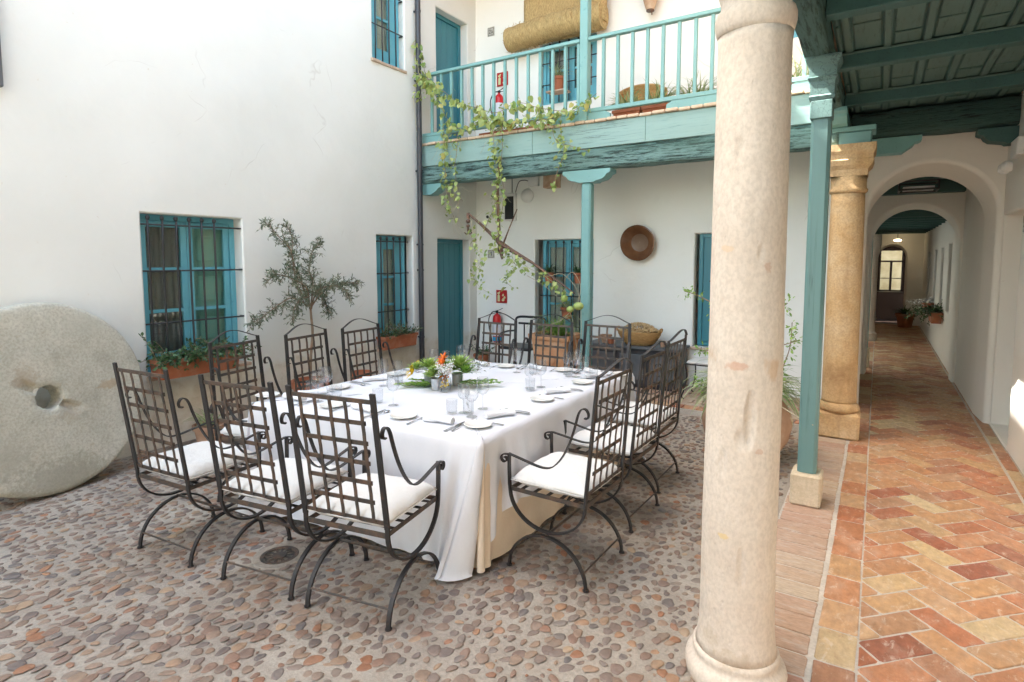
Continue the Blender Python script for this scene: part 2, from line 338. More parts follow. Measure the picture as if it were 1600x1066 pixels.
# ---------------------------------------------------------------- mesh builder
class MB:
    def __init__(s): s.v = []; s.f = []; s.m = []; s.mi = 0
    def add(s, vs, fs):
        o = len(s.v); s.v.extend(tuple(x) for x in vs)
        s.f.extend(tuple(i + o for i in f) for f in fs); s.m.extend([s.mi] * len(fs)); return o
    def box(s, x0, x1, y0, y1, z0, z1):
        s.add([(x0, y0, z0), (x1, y0, z0), (x1, y1, z0), (x0, y1, z0), (x0, y0, z1), (x1, y0, z1), (x1, y1, z1), (x0, y1, z1)],
              [(0, 3, 2, 1), (4, 5, 6, 7), (0, 1, 5, 4), (1, 2, 6, 5), (2, 3, 7, 6), (3, 0, 4, 7)]); return s
    def bevbox(s, x0, x1, y0, y1, z0, z1, b=.004):
        """box with chamfered edges"""
        X = (x0, x1); Y = (y0, y1); Z = (z0, z1); vs = []; idx = {}
        for i in (0, 1):
            for j in (0, 1):
                for k in (0, 1):
                    sx = b if i == 0 else -b; sy = b if j == 0 else -b; sz = b if k == 0 else -b
                    idx[i, j, k, 'x'] = len(vs); vs.append((X[i], Y[j] + sy, Z[k] + sz))
                    idx[i, j, k, 'y'] = len(vs); vs.append((X[i] + sx, Y[j], Z[k] + sz))
                    idx[i, j, k, 'z'] = len(vs); vs.append((X[i] + sx, Y[j] + sy, Z[k]))
        F = []
        for a in (0, 1):
            F.append([idx[a, 0, 0, 'x'], idx[a, 1, 0, 'x'], idx[a, 1, 1, 'x'], idx[a, 0, 1, 'x']])
            F.append([idx[0, a, 0, 'y'], idx[1, a, 0, 'y'], idx[1, a, 1, 'y'], idx[0, a, 1, 'y']])
            F.append([idx[0, 0, a, 'z'], idx[1, 0, a, 'z'], idx[1, 1, a, 'z'], idx[0, 1, a, 'z']])
            for c in (0, 1):
                F.append([idx[a, c, 0, 'x'], idx[a, c, 0, 'y'], idx[a, c, 1, 'y'], idx[a, c, 1, 'x']])
                F.append([idx[a, 0, c, 'x'], idx[a, 0, c, 'z'], idx[a, 1, c, 'z'], idx[a, 1, c, 'x']])
                F.append([idx[0, a, c, 'y'], idx[0, a, c, 'z'], idx[1, a, c, 'z'], idx[1, a, c, 'y']])
                for d in (0, 1): F.append([idx[a, c, d, 'x'], idx[a, c, d, 'y'], idx[a, c, d, 'z']])
        ctr = Vector(((x0 + x1) / 2, (y0 + y1) / 2, (z0 + z1) / 2)); G = []
        for f in F:
            p = [Vector(vs[i]) for i in f]; n = (p[1] - p[0]).cross(p[2] - p[0]); c = sum(p, Vector()) / len(p)
            G.append(f if n.dot(c - ctr) > 0 else f[::-1])
        s.add(vs, G); return s
    def obox(s, c, size, rot):
        o = len(s.v); m = MB(); a, b, d = [x / 2 for x in size]; m.box(-a, a, -b, b, -d, d)
        s.add([tuple(rot @ Vector(v) + Vector(c)) for v in m.v], m.f); return s
    def flat(s, path, wax, w, t):
        """flat bar swept along a path lying in a plane; wax = the width axis"""
        W = Vector(wax).normalized(); P = [Vector(p) for p in path]; n = len(P); vs = []; fs = []
        for i, p in enumerate(P):
            T = (P[min(i + 1, n - 1)] - P[max(i - 1, 0)]).normalized(); N = T.cross(W)
            if N.length < 1e-6: N = Vector((0, 0, 1))
            N.normalize(); ww = w[i] if isinstance(w, (list, tuple)) else w
            for a, b in ((-1, -1), (1, -1), (1, 1), (-1, 1)): vs.append(p + W * a * ww / 2 + N * b * t / 2)
        for i in range(n - 1):
            for k in range(4):
                a = i * 4 + k; b = i * 4 + (k + 1) % 4; fs.append((a, a + 4, b + 4, b))
        fs += [(0, 1, 2, 3), (n * 4 - 1, n * 4 - 2, n * 4 - 3, n * 4 - 4)]
        s.add(vs, fs); return s
    def tube(s, path, r, n=6, cap=True):
        P = [Vector(p) for p in path]; k = len(P)
        if k < 2: return s
        T0 = (P[1] - P[0]).normalized(); U = T0.orthogonal().normalized(); vs = []; fs = []
        for i, p in enumerate(P):
            T = (P[min(i + 1, k - 1)] - P[max(i - 1, 0)])
            T = T.normalized() if T.length > 1e-9 else T0
            U = (U - T * U.dot(T)); U = U.normalized() if U.length > 1e-6 else T.orthogonal().normalized()
            V = T.cross(U); rr = r[i] if isinstance(r, (list, tuple)) else r
            for j in range(n):
                a = 2 * math.pi * j / n; vs.append(p + (U * math.cos(a) + V * math.sin(a)) * rr)
        for i in range(k - 1):
            for j in range(n):
                a = i * n + j; b = i * n + (j + 1) % n; fs.append((a, b, b + n, a + n))
        if cap: fs += [tuple(range(n - 1, -1, -1)), tuple(range((k - 1) * n, k * n))]
        s.add(vs, fs); return s
    def lathe(s, prof, n=24, c=(0, 0, 0), cap=True, squash=None, jit=0):
        vs = []; fs = []; k = len(prof)
        for i, (r, z) in enumerate(prof):
            for j in range(n):
                a = 2 * math.pi * j / n; rr = r
                if jit: rr = r * (1 + jit * noise.noise(Vector((math.cos(a) * 2, math.sin(a) * 2, z * 3 + 7))))
                x, y = math.cos(a) * rr, math.sin(a) * rr
                if squash: x *= squash[0]; y *= squash[1]
                vs.append((c[0] + x, c[1] + y, c[2] + z))
        for i in range(k - 1):
            for j in range(n):
                a = i * n + j; b = i * n + (j + 1) % n; fs.append((a, b, b + n, a + n))
        if cap: fs += [tuple(range(n - 1, -1, -1)), tuple(range((k - 1) * n, k * n))]
        s.add(vs, fs); return s
    def ball(s, c, r, n=8, sq=(1, 1, 1)):
        m = MB(); k = max(4, n // 2 + 1)
        m.lathe([(max(r * math.sin(math.pi * i / k), 1e-4), -r * math.cos(math.pi * i / k)) for i in range(k + 1)], n)
        s.add([(c[0] + v[0] * sq[0], c[1] + v[1] * sq[1], c[2] + v[2] * sq[2]) for v in m.v], m.f); return s
    def poly_slab(s, pts, z0, z1, b=.004):
        """prism over a convex outline, top edge chamfered"""
        n = len(pts); c = sum((Vector(p) for p in pts), Vector((0, 0))) / n; vs = [(p[0], p[1], z0) for p in pts] + [(p[0], p[1], z1 - b) for p in pts]
        for p in pts:
            d = c - Vector(p); q = Vector(p) + (d.normalized() * min(b * 1.4, d.length * .5) if d.length > 0 else d); vs.append((q.x, q.y, z1))
        fs = [tuple(range(2 * n, 3 * n))]
        for i in range(n):
            j = (i + 1) % n; fs += [(i, j, n + j, n + i), (n + i, n + j, 2 * n + j, 2 * n + i)]
        s.add(vs, fs); return s
    def xf(s, mtx):
        s.v = [tuple(mtx @ Vector(v)) for v in s.v]; return s
    def mesh(s, name, mats, smooth=False, origin=None):
        me = bpy.data.meshes.new(name); vs = s.v
        if origin is not None:
            ox, oy, oz = origin; vs = [(v[0] - ox, v[1] - oy, v[2] - oz) for v in vs]
        me.from_pydata(vs, [], s.f); me.update()
        for m in (mats if isinstance(mats, (list, tuple)) else [mats]): me.materials.append(m)
        if any(s.m): me.polygons.foreach_set('material_index', s.m)
        if smooth:
            me.polygons.foreach_set('use_smooth', [True] * len(me.polygons))
            if smooth != 'all':
                try: me.set_sharp_from_angle(angle=R(smooth if not isinstance(smooth, bool) else 38))
                except Exception: pass
        return me
    def build(s, name, mats, parent=None, smooth=False, origin=None, local=False):
        """verts are in world space unless local (then in the parent's space)"""
        wp = world_loc(parent) if parent else Vector((0, 0, 0))
        if local: me = s.mesh(name, mats, smooth); loc = Vector((0, 0, 0))
        else:
            og = Vector(origin) if origin is not None else wp
            me = s.mesh(name, mats, smooth, og); loc = og - wp
        o = bpy.data.objects.new(name, me); C.objects.link(o); o.parent = parent; o.location = loc
        return o
def world_loc(o):
    l = Vector((0, 0, 0))
    while o is not None: l = l + o.location; o = o.parent
    return l
def tag(o, label=None, cat=None, group=None, kind=None):
    if label: o['label'] = label
    if cat: o['category'] = cat
    if group: o['group'] = group
    if kind: o['kind'] = kind
    return o
def thing(name, label, cat, loc=(0, 0, 0), rz=0, group=None, kind=None):
    o = bpy.data.objects.new(name, None); C.objects.link(o); o.location = loc; o.rotation_euler = (0, 0, rz)
    o.empty_display_size = .1
    return tag(o, label, cat, group, kind)
def link_copy(me, name, parent, loc=(0, 0, 0), rot=(0, 0, 0), scale=(1, 1, 1)):
    o = bpy.data.objects.new(name, me); C.objects.link(o); o.parent = parent
    o.location = loc; o.rotation_euler = rot; o.scale = scale; return o
def children(o): return [c for c in ALLKIDS.get(o.name, [])] if False else list(o.children)
def dup(root, loc, rz, label, group=None, drop=()):
    r = root.copy(); C.objects.link(r); r.location = loc; r.rotation_euler = (0, 0, rz); r['label'] = label
    if group: r['group'] = group
    for ch in list(root.children):
        if ch.name.split('.')[0] in drop: continue
        c = ch.copy(); C.objects.link(c); c.parent = r
        for g in list(ch.children):
            d = g.copy(); C.objects.link(d); d.parent = c
    return r
def nz(x, y, z, s=1.0): return noise.noise(Vector((x * s, y * s, z * s)))
def arc(cx, cy, r, a0, a1, n, rx=None):
    rx = rx or r
    return [(cx + rx * math.cos(a0 + (a1 - a0) * i / n), cy + r * math.sin(a0 + (a1 - a0) * i / n)) for i in range(n + 1)]
def smooth_path(pts, n=6):
    P = [Vector(p) for p in pts]; out = []
    for i in range(len(P) - 1):
        p0 = P[max(i - 1, 0)]; p1 = P[i]; p2 = P[i + 1]; p3 = P[min(i + 2, len(P) - 1)]
        for k in range(n):
            t = k / n
            out.append(.5 * ((2 * p1) + (p2 - p0) * t + (2 * p0 - 5 * p1 + 4 * p2 - p3) * t * t + (3 * p1 - p0 - 3 * p2 + p3) * t ** 3))
    out.append(P[-1]); return out

# ================================================================ LARGE STRUCTURE
def grid_lines(a, b, extra, step):
    L = sorted(set([a, b] + [e for e in extra if a < e < b])); out = []
    for i in range(len(L) - 1):
        n = max(1, int(math.ceil((L[i + 1] - L[i]) / step)))
        out += [L[i] + (L[i + 1] - L[i]) * k / n for k in range(n)]
    return out + [b]
def wall_mesh(mb, axis, pos, face, u0, u1, z0, z1, holes=(), thick=.45, step=.3, amp=.006, ch=.014, seed=0):
    """plastered wall: axis 'x' = plane x=pos running along y, 'y' = plane y=pos running along x.
    face = +1/-1 the way the visible side looks. holes = (ua, ub, za, zb, depth)"""
    def P(u, z, d, disp=True):
        off = amp * (nz(u + seed, z, pos, 1.3) + .5 * nz(u + seed, z, pos, 4)) * face if disp else 0
        q = pos - face * d + off
        return (q, u, z) if axis == 'x' else (u, q, z)
    us = grid_lines(u0, u1, [h[0] - ch for h in holes] + [h[1] + ch for h in holes], step)
    zs = grid_lines(z0, z1, [h[2] - ch for h in holes] + [h[3] + ch for h in holes], step)
    idx = {}; vs = []; fs = []
    def V(i, j):
        if (i, j) not in idx: idx[i, j] = len(vs); vs.append(P(us[i], zs[j], 0))
        return idx[i, j]
    for i in range(len(us) - 1):
        for j in range(len(zs) - 1):
            cu, cz = (us[i] + us[i + 1]) / 2, (zs[j] + zs[j + 1]) / 2
            if any(h[0] - ch < cu < h[1] + ch and h[2] - ch < cz < h[3] + ch for h in holes): continue
            fs.append((V(i, j), V(i + 1, j), V(i + 1, j + 1), V(i, j + 1)))
    mb.add(vs, fs)
    for ua, ub, za, zb, dep in holes:
        rect = lambda e: ([(u, za - e) for u in grid_lines(ua - e, ub + e, [], .12)[:-1]] + [(ub + e, z) for z in grid_lines(za - e, zb + e, [], .12)[:-1]]
                          + [(u, zb + e) for u in grid_lines(ua - e, ub + e, [], .12)[:0:-1]] + [(ua - e, z) for z in grid_lines(za - e, zb + e, [], .12)[:0:-1]])
        A = rect(ch); B = rect(0); n = min(len(A), len(B))
        if len(A) != len(B):
            def rs(L, n):
                return [L[int(i * len(L) / n)] for i in range(n)]
            A = rs(A, n); B = rs(B, n)
        rings = [[P(u, z, 0) for u, z in A], [P(u, z, ch * .8) for u, z in B]]
        for d in (dep * .5, dep): rings.append([P(u + .003 * nz(u, z, d, 5), z + .003 * nz(z, u, d, 5), d, False) for u, z in B])
        vs = [v for r in rings for v in r]; fs = []
        for k in range(3):
            for i in range(n):
                j = (i + 1) % n; fs.append((k * n + i, k * n + j, (k + 1) * n + j, (k + 1) * n + i))
        mb.add(vs, fs)
    # back and outer edges, so the wall has its thickness
    t = thick
    if axis == 'x': a = [(pos - face * t, u0, z0), (pos - face * t, u1, z0), (pos - face * t, u1, z1), (pos - face * t, u0, z1), (pos, u0, z0), (pos, u1, z0), (pos, u1, z1), (pos, u0, z1)]
    else: a = [(u0, pos - face * t, z0), (u1, pos - face * t, z0), (u1, pos - face * t, z1), (u0, pos - face * t, z1), (u0, pos, z0), (u1, pos, z0), (u1, pos, z1), (u0, pos, z1)]
    mb.add(a, [(0, 1, 2, 3), (0, 1, 5, 4), (1, 2, 6, 5), (2, 3, 7, 6), (3, 0, 4, 7)])
    return mb

XL, YB, YF, XR, XR2 = -5.4, 7.46, 6.2, 1.04, .955
# ---- ground under everything
g = MB(); g.add([(-60, -60, -.12), (60, -60, -.12), (60, 80, -.12), (-60, 80, -.12)], [(0, 1, 2, 3)])
tag(g.build('ground', M['mortar']), kind='structure')

# ---- left house wall
lw = thing('house_wall', 'tall white limewashed house wall with barred turquoise windows behind the millstone and olive tree', 'wall', (XL, 2.5, 0))
W1 = (2.52, 3.46, .64, 2.10, .15); W2 = (5.30, 5.97, .53, 2.01, .12); W3 = (5.29, 5.86, 4.17, 5.7, .12)
DL = (6.50, 7.27, .08, 2.0, .16); DU = (6.52, 7.25, 3.30, 5.24, .16)
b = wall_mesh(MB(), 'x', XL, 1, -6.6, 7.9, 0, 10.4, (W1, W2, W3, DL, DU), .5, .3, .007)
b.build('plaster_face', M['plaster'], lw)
def pieces_frame(mb, axis, pos, u0, u1, z0, z1, w, d0, d1, face):
    """rectangular frame of four butted boards lying in a wall opening; d0..d1 depth behind the wall plane"""
    a, c = sorted((pos - face * d0, pos - face * d1))
    def bx(ua, ub, za, zb):
        if axis == 'x': mb.bevbox(a, c, ua, ub, za, zb, .003)
        else: mb.bevbox(ua, ub, a, c, za, zb, .003)
    bx(u0, u0 + w, z0, z1); bx(u1 - w, u1, z0, z1); bx(u0 + w, u1 - w, z0, z0 + w); bx(u0 + w, u1 - w, z1 - w, z1)
def bxf(mb, axis, pos, face, u0, u1, z0, z1, d0, d1, bev=.002):
    a, c = sorted((pos - face * d0, pos - face * d1))
    if axis == 'x': mb.bevbox(a, c, u0, u1, z0, z1, bev)
    else: mb.bevbox(u0, u1, a, c, z0, z1, bev)
    return mb
def origin_of(axis, pos, face, u, z, d): return (pos - face * d, u, z) if axis == 'x' else (u, pos - face * d, z)
def make_window(parent, axis, pos, face, u0, u1, z0, z1, depth, casements=2, rows=3, shutter=(), curtain='curtain', bars=None, hb=(), blue='blue', label=None, bar_d=.02, slot=False):
    """window part > frame, casement, pane, shutter_panel, grille_bar"""
    og = origin_of(axis, pos, face, (u0 + u1) / 2, z0, depth)
    mb = MB(); pieces_frame(mb, axis, pos, u0, u1, z0, z1, .05, depth - .012, depth + .07, face)
    win = mb.build('window', M[blue], parent, origin=og)
    if label: win['label'] = label
    cw = (u1 - u0 - .10) / casements
    for k in range(casements):
        a = u0 + .05 + k * cw + .002; c = a + cw - .004; zA, zB = z0 + .052, z1 - .052
        mb = MB(); fw = .055 if not slot else cw * .27
        pieces_frame(mb, axis, pos, a, c, zA, zB, fw, depth + .008, depth + .045, face)
        # a deep bottom rail and glazing bars
        zt = zA + (.13 if rows > 1 else fw); bxf(mb, axis, pos, face, a + fw, c - fw, zA + fw, zt, depth + .010, depth + .043)
        ph = (zB - fw - zt) / rows
        for r_ in range(1, rows): bxf(mb, axis, pos, face, a + fw, c - fw, zt + ph * r_ - .016, zt + ph * r_ + .016, depth + .012, depth + .040)
        mb.build('casement', M[blue], win)
        for r_ in range(rows):
            p0 = zt + ph * r_ + (.016 if r_ else 0); p1 = zt + ph * (r_ + 1) - (.016 if r_ < rows - 1 else 0)
            bxf(MB(), axis, pos, face, a + fw - .003, c - fw + .003, p0 - .003, p1 + .003, depth + .024, depth + .028, .0005).build('pane', M['pane'], win)
        if k in shutter:
            mb = MB(); bxf(mb, axis, pos, face, a + .01, c - .01, zA + .01, zB - .01, depth + .078, depth + .098)
            for r_ in range(rows):
                q0 = zt + ph * r_ + .07; q1 = zt + ph * (r_ + 1) - .07; cu = (a + c) / 2; hw = (c - a) / 2 - .12
                bxf(mb, axis, pos, face, cu - hw, cu + hw, q0, q1, depth + .066, depth + .079, .008)
            mb.build('shutter_panel', M['green_d'], win)
        elif curtain:
            mb = MB(); n = 26; vs = []; fs = []
            for i in range(n + 1):
                uu = a + (c - a) * i / n; q_ = min(1, (c - a) / .45); dd = depth + .056 + .014 * q_ +  q_ * q_ * (.016 * math.sin(i * 1.35 + k) + .006 * math.sin(i * 2.9))
                for z in (zA, zB): vs.append(origin_of(axis, pos, face, uu, z, dd))
            for i in range(n): fs.append((2 * i, 2 * i + 2, 2 * i + 3, 2 * i + 1))
            mb.add(vs, fs); mb.build('curtain', M[curtain], win, smooth='all')
    # dark room behind
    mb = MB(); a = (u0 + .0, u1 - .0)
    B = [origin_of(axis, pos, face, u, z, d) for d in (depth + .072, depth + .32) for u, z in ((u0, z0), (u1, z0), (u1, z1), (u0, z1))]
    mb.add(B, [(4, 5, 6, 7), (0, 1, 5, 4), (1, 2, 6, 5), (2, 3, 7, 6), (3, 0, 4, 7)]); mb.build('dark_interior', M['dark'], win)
    for u in (bars or ()):
        mb = MB(); p = [Vector(origin_of(axis, pos, face, u + rnd.uniform(-.004, .004), z, bar_d)) for z in np.linspace(z0 + .0, z1 - .035, 7)]
        mb.tube(p, .0095, 6); mb.ball(tuple(Vector(origin_of(axis, pos, face, u, z1 - .035, bar_d))), .019, 6, (1, 1, 1.3))
        mb.build('grille_bar', M['grille'], win, smooth='all', origin=origin_of(axis, pos, face, u, z0, bar_d))
    for z in hb:
        mb = MB(); p = [origin_of(axis, pos, face, u, z, bar_d + .001) for u in np.linspace(u0 + .0, u1 + .0, 5)]
        mb.tube(p, .008, 6)
        for e in (0, -1): mb.tube([p[e], Vector(p[e]) + Vector(origin_of(axis, 0, face, 0, 0, .06))], .009, 6)
        mb.build('grille_bar', M['grille'], win, smooth='all', origin=p[0])
    return win
make_window(lw, 'x', XL, 1, 2.52, 3.46, .655, 2.10, .15, 2, 3, shutter=(1,), bars=(2.585, 2.705, 2.825, 2.945, 3.065, 3.185), hb=(1.125, 1.595, 2.005), label='wide barred window, dark curtain in one casement and green shutter in the other', bar_d=.02)
make_window(lw, 'x', XL, 1, 5.34, 5.90, .55, 2.005, .10, 1, 3, curtain='curtain_w', bars=(5.385, 5.50, 5.62, 5.74), hb=(1.015, 1.513, 1.93), label='narrow barred window beside the downpipe', slot=True)
make_window(lw, 'x', XL, 1, 5.30, 5.85, 4.20, 5.70, .10, 1, 3, curtain='curtain_w', bars=(5.36, 5.48, 5.60, 5.72), hb=(4.62, 5.06, 5.5), label='upper barred window', slot=True)
# brick sills
def sill(parent, y0, y1, z, x0=XL - .14, x1=XL + .05, lab=None):
    n = max(3, int((y1 - y0) / .14)); s = MB()
    for i in range(n):
        a = y0 + (y1 - y0) * i / n; c = y0 + (y1 - y0) * (i + 1) / n - .008; j = rnd.uniform(-.006, .006)
        MB().bevbox(x0, x1 + rnd.uniform(-.012, .012), a, c, z - .035 + j, z + j, .006).build('sill_brick', M['sill'], parent, origin=((x0 + x1) / 2, a, z))
sill(lw, 2.50, 3.49, .655); sill(lw, 5.27, 5.98, .55, XL - .10); sill(lw, 5.25, 5.90, 4.185, XL - .10, XL + .03)
# doors under and on the gallery
def plank_door(parent, axis, pos, face, u0, u1, z0, z1, depth, lab):
    mb = MB(); pieces_frame(mb, axis, pos, u0, u1, z0, z1, .055, depth - .03, depth + .05, face)
    d = mb.build('door', M['blue_d'], parent, origin=origin_of(axis, pos, face, (u0 + u1) / 2, z0, depth)); d['label'] = lab
    mb = MB(); bxf(mb, axis, pos, face, u0 + .057, u1 - .057, z0 + .02, z1 - .057, depth + .006, depth + .04)
    n = 5; W = (u1 - u0 - .114)
    leaf = mb.build('door_leaf', M['blue_d'], d)
    for k in range(n):
        a = u0 + .057 + W * k / n; bxf(MB(), axis, pos, face, a + .002, a + W / n - .002, z0 + .022, z1 - .059, depth - .006, depth + .007, .002).build('plank', M['blue_d'], d)
    mb = MB(); p = Vector(origin_of(axis, pos, face, u0 + .11, z0 + .95, depth - .03)); mb.ball(p, .022, 10)
    mb.build('door_knob', M['black'], d, smooth='all')
    return d
plank_door(lw, 'x', XL, 1, 6.50, 7.27, .08, 2.0, .16, 'lower plank door under the gallery')
plank_door(lw, 'x', XL, 1, 6.52, 7.25, 3.30, 5.24, .16, 'upper plank door on the gallery')

lo = thing('unseen_low_wall', 'unseen white wall behind the viewpoint, kept low to let sunlight in', 'wall', (XL, -9, 0))
wall_mesh(MB(), 'x', XL, 1, -15.0, -6.602, 0, 3.2, (), .5, .6, .005).build('plaster_face', M['plaster_b'], lo)  # unseen, kept low so sun reaches the ground behind the camera
# ---- back wall under and above the gallery
bw = thing('courtyard_wall', 'white back wall behind the teal gallery with barred windows and the hung brown bowl', 'wall', (-2.8, YB, 0))
WB = (-4.33, -3.385, .42, 1.985, .12); WBR = (-1.985, -1.13, .58, 2.025, .14); WU = (-4.27, -3.37, 3.92, 4.80, .12); WUR = (-1.62, -.78, 4.22, 5.2, .12)
wall_mesh(MB(), 'y', YB, -1, XL, -.16, 0, 6.7, (WB, WBR, WU, WUR), .4, .3, .005, seed=5).build('plaster_face', M['plaster_b'], bw)
make_window(bw, 'y', YB, -1, -4.24, -3.385, .44, 1.98, .10, 2, 3, curtain='curtain_w', bars=(-4.12, -3.99, -3.86, -3.73, -3.60, -3.48), hb=(.72, 1.16, 1.5), label='barred window behind the square planter')
make_window(bw, 'y', YB, -1, -4.25, -3.375, 3.94, 4.79, .10, 2, 2, curtain='curtain', bars=(-4.1, -3.95, -3.8, -3.65, -3.5), hb=(4.2, 4.5), label='barred upper window under the rolled mats')
make_window(bw, 'y', YB, -1, -1.60, -.80, 4.24, 5.18, .10, 2, 2, curtain='curtain_w', label='upper window beside the stone column')
# closed shutters with sill, right of the bowl
mb = MB(); pieces_frame(mb, 'y', YB, -1.94, -1.13, .59, 2.02, .05, .07, .14, -1)
sh = mb.build('shuttered_window', M['blue_d'], bw, origin=(-1.55, YB, .59)); sh['label'] = 'closed turquoise shutters partly behind the near column'
for k in range(5):
    a = -1.888 + k * .142; bxf(MB(), 'y', YB, -1, a, a + .138, .642, 1.968, .09, .12).build('plank', M['blue_d'], sh)
mb = MB(); mb.tube([(-1.80, YB + .06, 1.42), (-1.66, YB + .06, 1.42)], .012, 6); mb.ball((-1.66, YB + .055, 1.42), .022, 8); mb.build('shutter_bolt', M['black'], sh)
for k in range(6):
    a = -2.0 + k * .148; MB().bevbox(a, a + .141, YB - .04, YB + .12, .545, .58, .006).build('sill_brick', M['sill'], bw)

# ---- arched wall across the walkway
def arch_prof(cx, r, spring, n=28, z0=0.0):
    pts = [(cx - r, z0)] + [(cx - r, z0 + (spring - z0) * k / 4) for k in range(1, 4)]
    pts += [(cx - r * math.cos(math.pi * k / n), spring + r * math.sin(math.pi * k / n)) for k in range(n + 1)]
    pts += [(cx + r, z0 + (spring - z0) * k / 4) for k in (3, 2, 1)] + [(cx + r, z0)]
    return pts
def arch_wall(mb, ya, yb, x0, x1, ztop, cx, r, spring, cx2, r2, spring2, bev=.05, z0=0.0):
    rings = []
    for t, y in ((0, ya), (.0, ya)):
        pass
    # rounded arris: from the face curve (radius + bev) through a quarter round into the soffit
    for k in range(5):
        a = math.pi / 2 * k / 4; e = bev * (1 - math.sin(a)); d = bev * (1 - math.cos(a))
        rings.append([(p[0], ya + d, p[1]) for p in arch_prof(cx, r + e, spring, z0=z0)])
    rings.append([(p[0], yb, p[1]) for p in arch_prof(cx2, r2, spring2, z0=z0)])
    n = len(rings[0]); vs = [v for R_ in rings for v in R_]; fs = []
    for k in range(len(rings) - 1):
        for i in range(n - 1): fs.append((k * n + i, k * n + i + 1, (k + 1) * n + i + 1, (k + 1) * n + i))
    mb.add(vs, fs)
    for ring, y in ((rings[0], ya), (rings[-1], yb)):
        top = [(p[0], y, p[2]) for p in ring[4:-4]]; m = len(top)
        vs = top + [(p[0], y, ztop) for p in top]
        mb.add(vs, [(i, i + 1, m + i + 1, m + i) for i in range(m - 1)])
        a, c = ring[0][0], ring[-1][0]; sp = ring[4][2]
        for xa, xb in ((x0, a), (c, x1)):
            if xb - xa > 1e-4:
                mb.add([(xa, y, z0), (xb, y, z0), (xb, y, sp), (xa, y, sp)], [(0, 1, 2, 3)])
                mb.add([(xa, y, sp), (xb, y, sp), (xb, y, ztop), (xa, y, ztop)], [(0, 1, 2, 3)])
    mb.add([(x0, ya, z0), (x0, yb, z0), (x0, yb, ztop), (x0, ya, ztop), (x1, ya, z0), (x1, yb, z0), (x1, yb, ztop), (x1, ya, ztop)], [(0, 1, 2, 3), (4, 5, 6, 7), (3, 2, 6, 7)])
aw = thing('arched_wall', 'white wall with the nearer round arch over the brick walkway', 'wall', (.4, 7.6, 0))
mb = MB(); arch_wall(mb, 7.58, 8.05, -.161, XR, 3.21, .43, .555, 2.155, .405, .545, 2.08)
mb.build('plaster_face', M['plaster_r'], aw, smooth=50)
aw2 = thing('arched_wall', 'white wall with the second, smaller round arch farther along the walkway', 'wall', (.4, 9.9, 0))
mb = MB(); arch_wall(mb, 9.9, 10.15, -.35, XR2, 3.2, .405, .515, 1.96, .41, .50, 1.91, .03)
mb.build('plaster_face', M['plaster_r'], aw2, smooth=50)
MB().box(-.62, -.32, 14.6, 17.88, 0, 3.2).build('unseen_shade_wall', M['plaster_r'], thing('added_side_wall', 'unseen white wall added on the left to darken the far end of the walkway', 'wall', (-.45, 16, 0)))  # unseen wall added so the walkway's far end gets less light
# left wall of the short passage between the arches
ps = thing('passage_wall', 'plain white wall on the left between the two arches', 'wall', (-.35, 9, 0))
MB().box(-.5, -.30, 8.052, 9.898, 0, 3.2).build('plaster_face', M['plaster_r'], ps)

# ---- right wall of the walkway

rw = thing('walkway_wall', 'white wall on the right of the brick walkway with a doorway recess before the arch', 'wall', (XR, 6, 0))
rw2 = thing('walkway_wall', 'white wall with four tall narrow niches on the right beyond the first arch', 'wall', (XR2, 13, 0))
niches = [(11.2, 11.8, .85, 1.95, .16), (12.5, 13.1, .8, 1.9, .16), (13.9, 14.5, .8, 1.88, .16), (15.7, 16.3, .8, 1.86, .16)]
wall_mesh(MB(), 'x', XR, -1, -15.0, 8.052, 0, 6.9, [(6.62, 7.575, .01, 2.14, .30)], .45, .35, .005, seed=9).build('plaster_face', M['plaster_r'], rw)
wall_mesh(MB(), 'x', XR2, -1, 8.052, 17.9, 0, 6.9, niches, .45, .35, .004, seed=9).build('plaster_face', M['plaster_r'], rw2)
for k, h in enumerate(niches):
    bxf(MB(), 'x', XR2, -1, h[0], h[1], h[2], h[3], .13, .17).build('niche_shutter', M['chest_g'], rw2)
d = plank_door(rw, 'x', XR, -1, 6.63, 7.57, .01, 2.13, .27, 'grey white door leaf in the doorway recess'); 
for o in [d] + list(d.children): 
    if 'knob' not in o.name: o.data.materials[0] = M['plaster_r']

# ---- wall behind the photographer and the far end of the walkway
fw = thing('courtyard_wall', 'plain white wall closing the courtyard behind the viewpoint', 'wall', (-2, -15.0, 0))
wall_mesh(MB(), 'y', -15.0, 1, XL, XR, 0, 3.6, (), .4, .6, .005).build('plaster_face', M['plaster_b'], fw)
ew = thing('end_wall', 'dim wall with a dark round arch at the far end of the walkway', 'wall', (.3, 17.9, 0))
mb = MB(); arch_wall(mb, 17.9, 18.2, -.35, XR2, 3.2, .29, .33, 1.75, .29, .30, 1.74, .03)
mb.build('plaster_face', M['plaster_r'], ew, smooth=50)
er = thing('end_room', 'dark room behind the far arch with a bright fanlight window', 'room', (.3, 19, 0))
m_room = MB()
x0, x1, y0, y1, z0, z1 = -1.2, 1.8, 18.202, 20.6, .0, 3.0
m_room.add([(x0, y0, z0), (x1, y0, z0), (x1, y1, z0), (x0, y1, z0), (x0, y0, z1), (x1, y0, z1), (x1, y1, z1), (x0, y1, z1)], [(0, 3, 2, 1), (4, 5, 6, 7), (1, 2, 6, 5), (3, 0, 4, 7)])
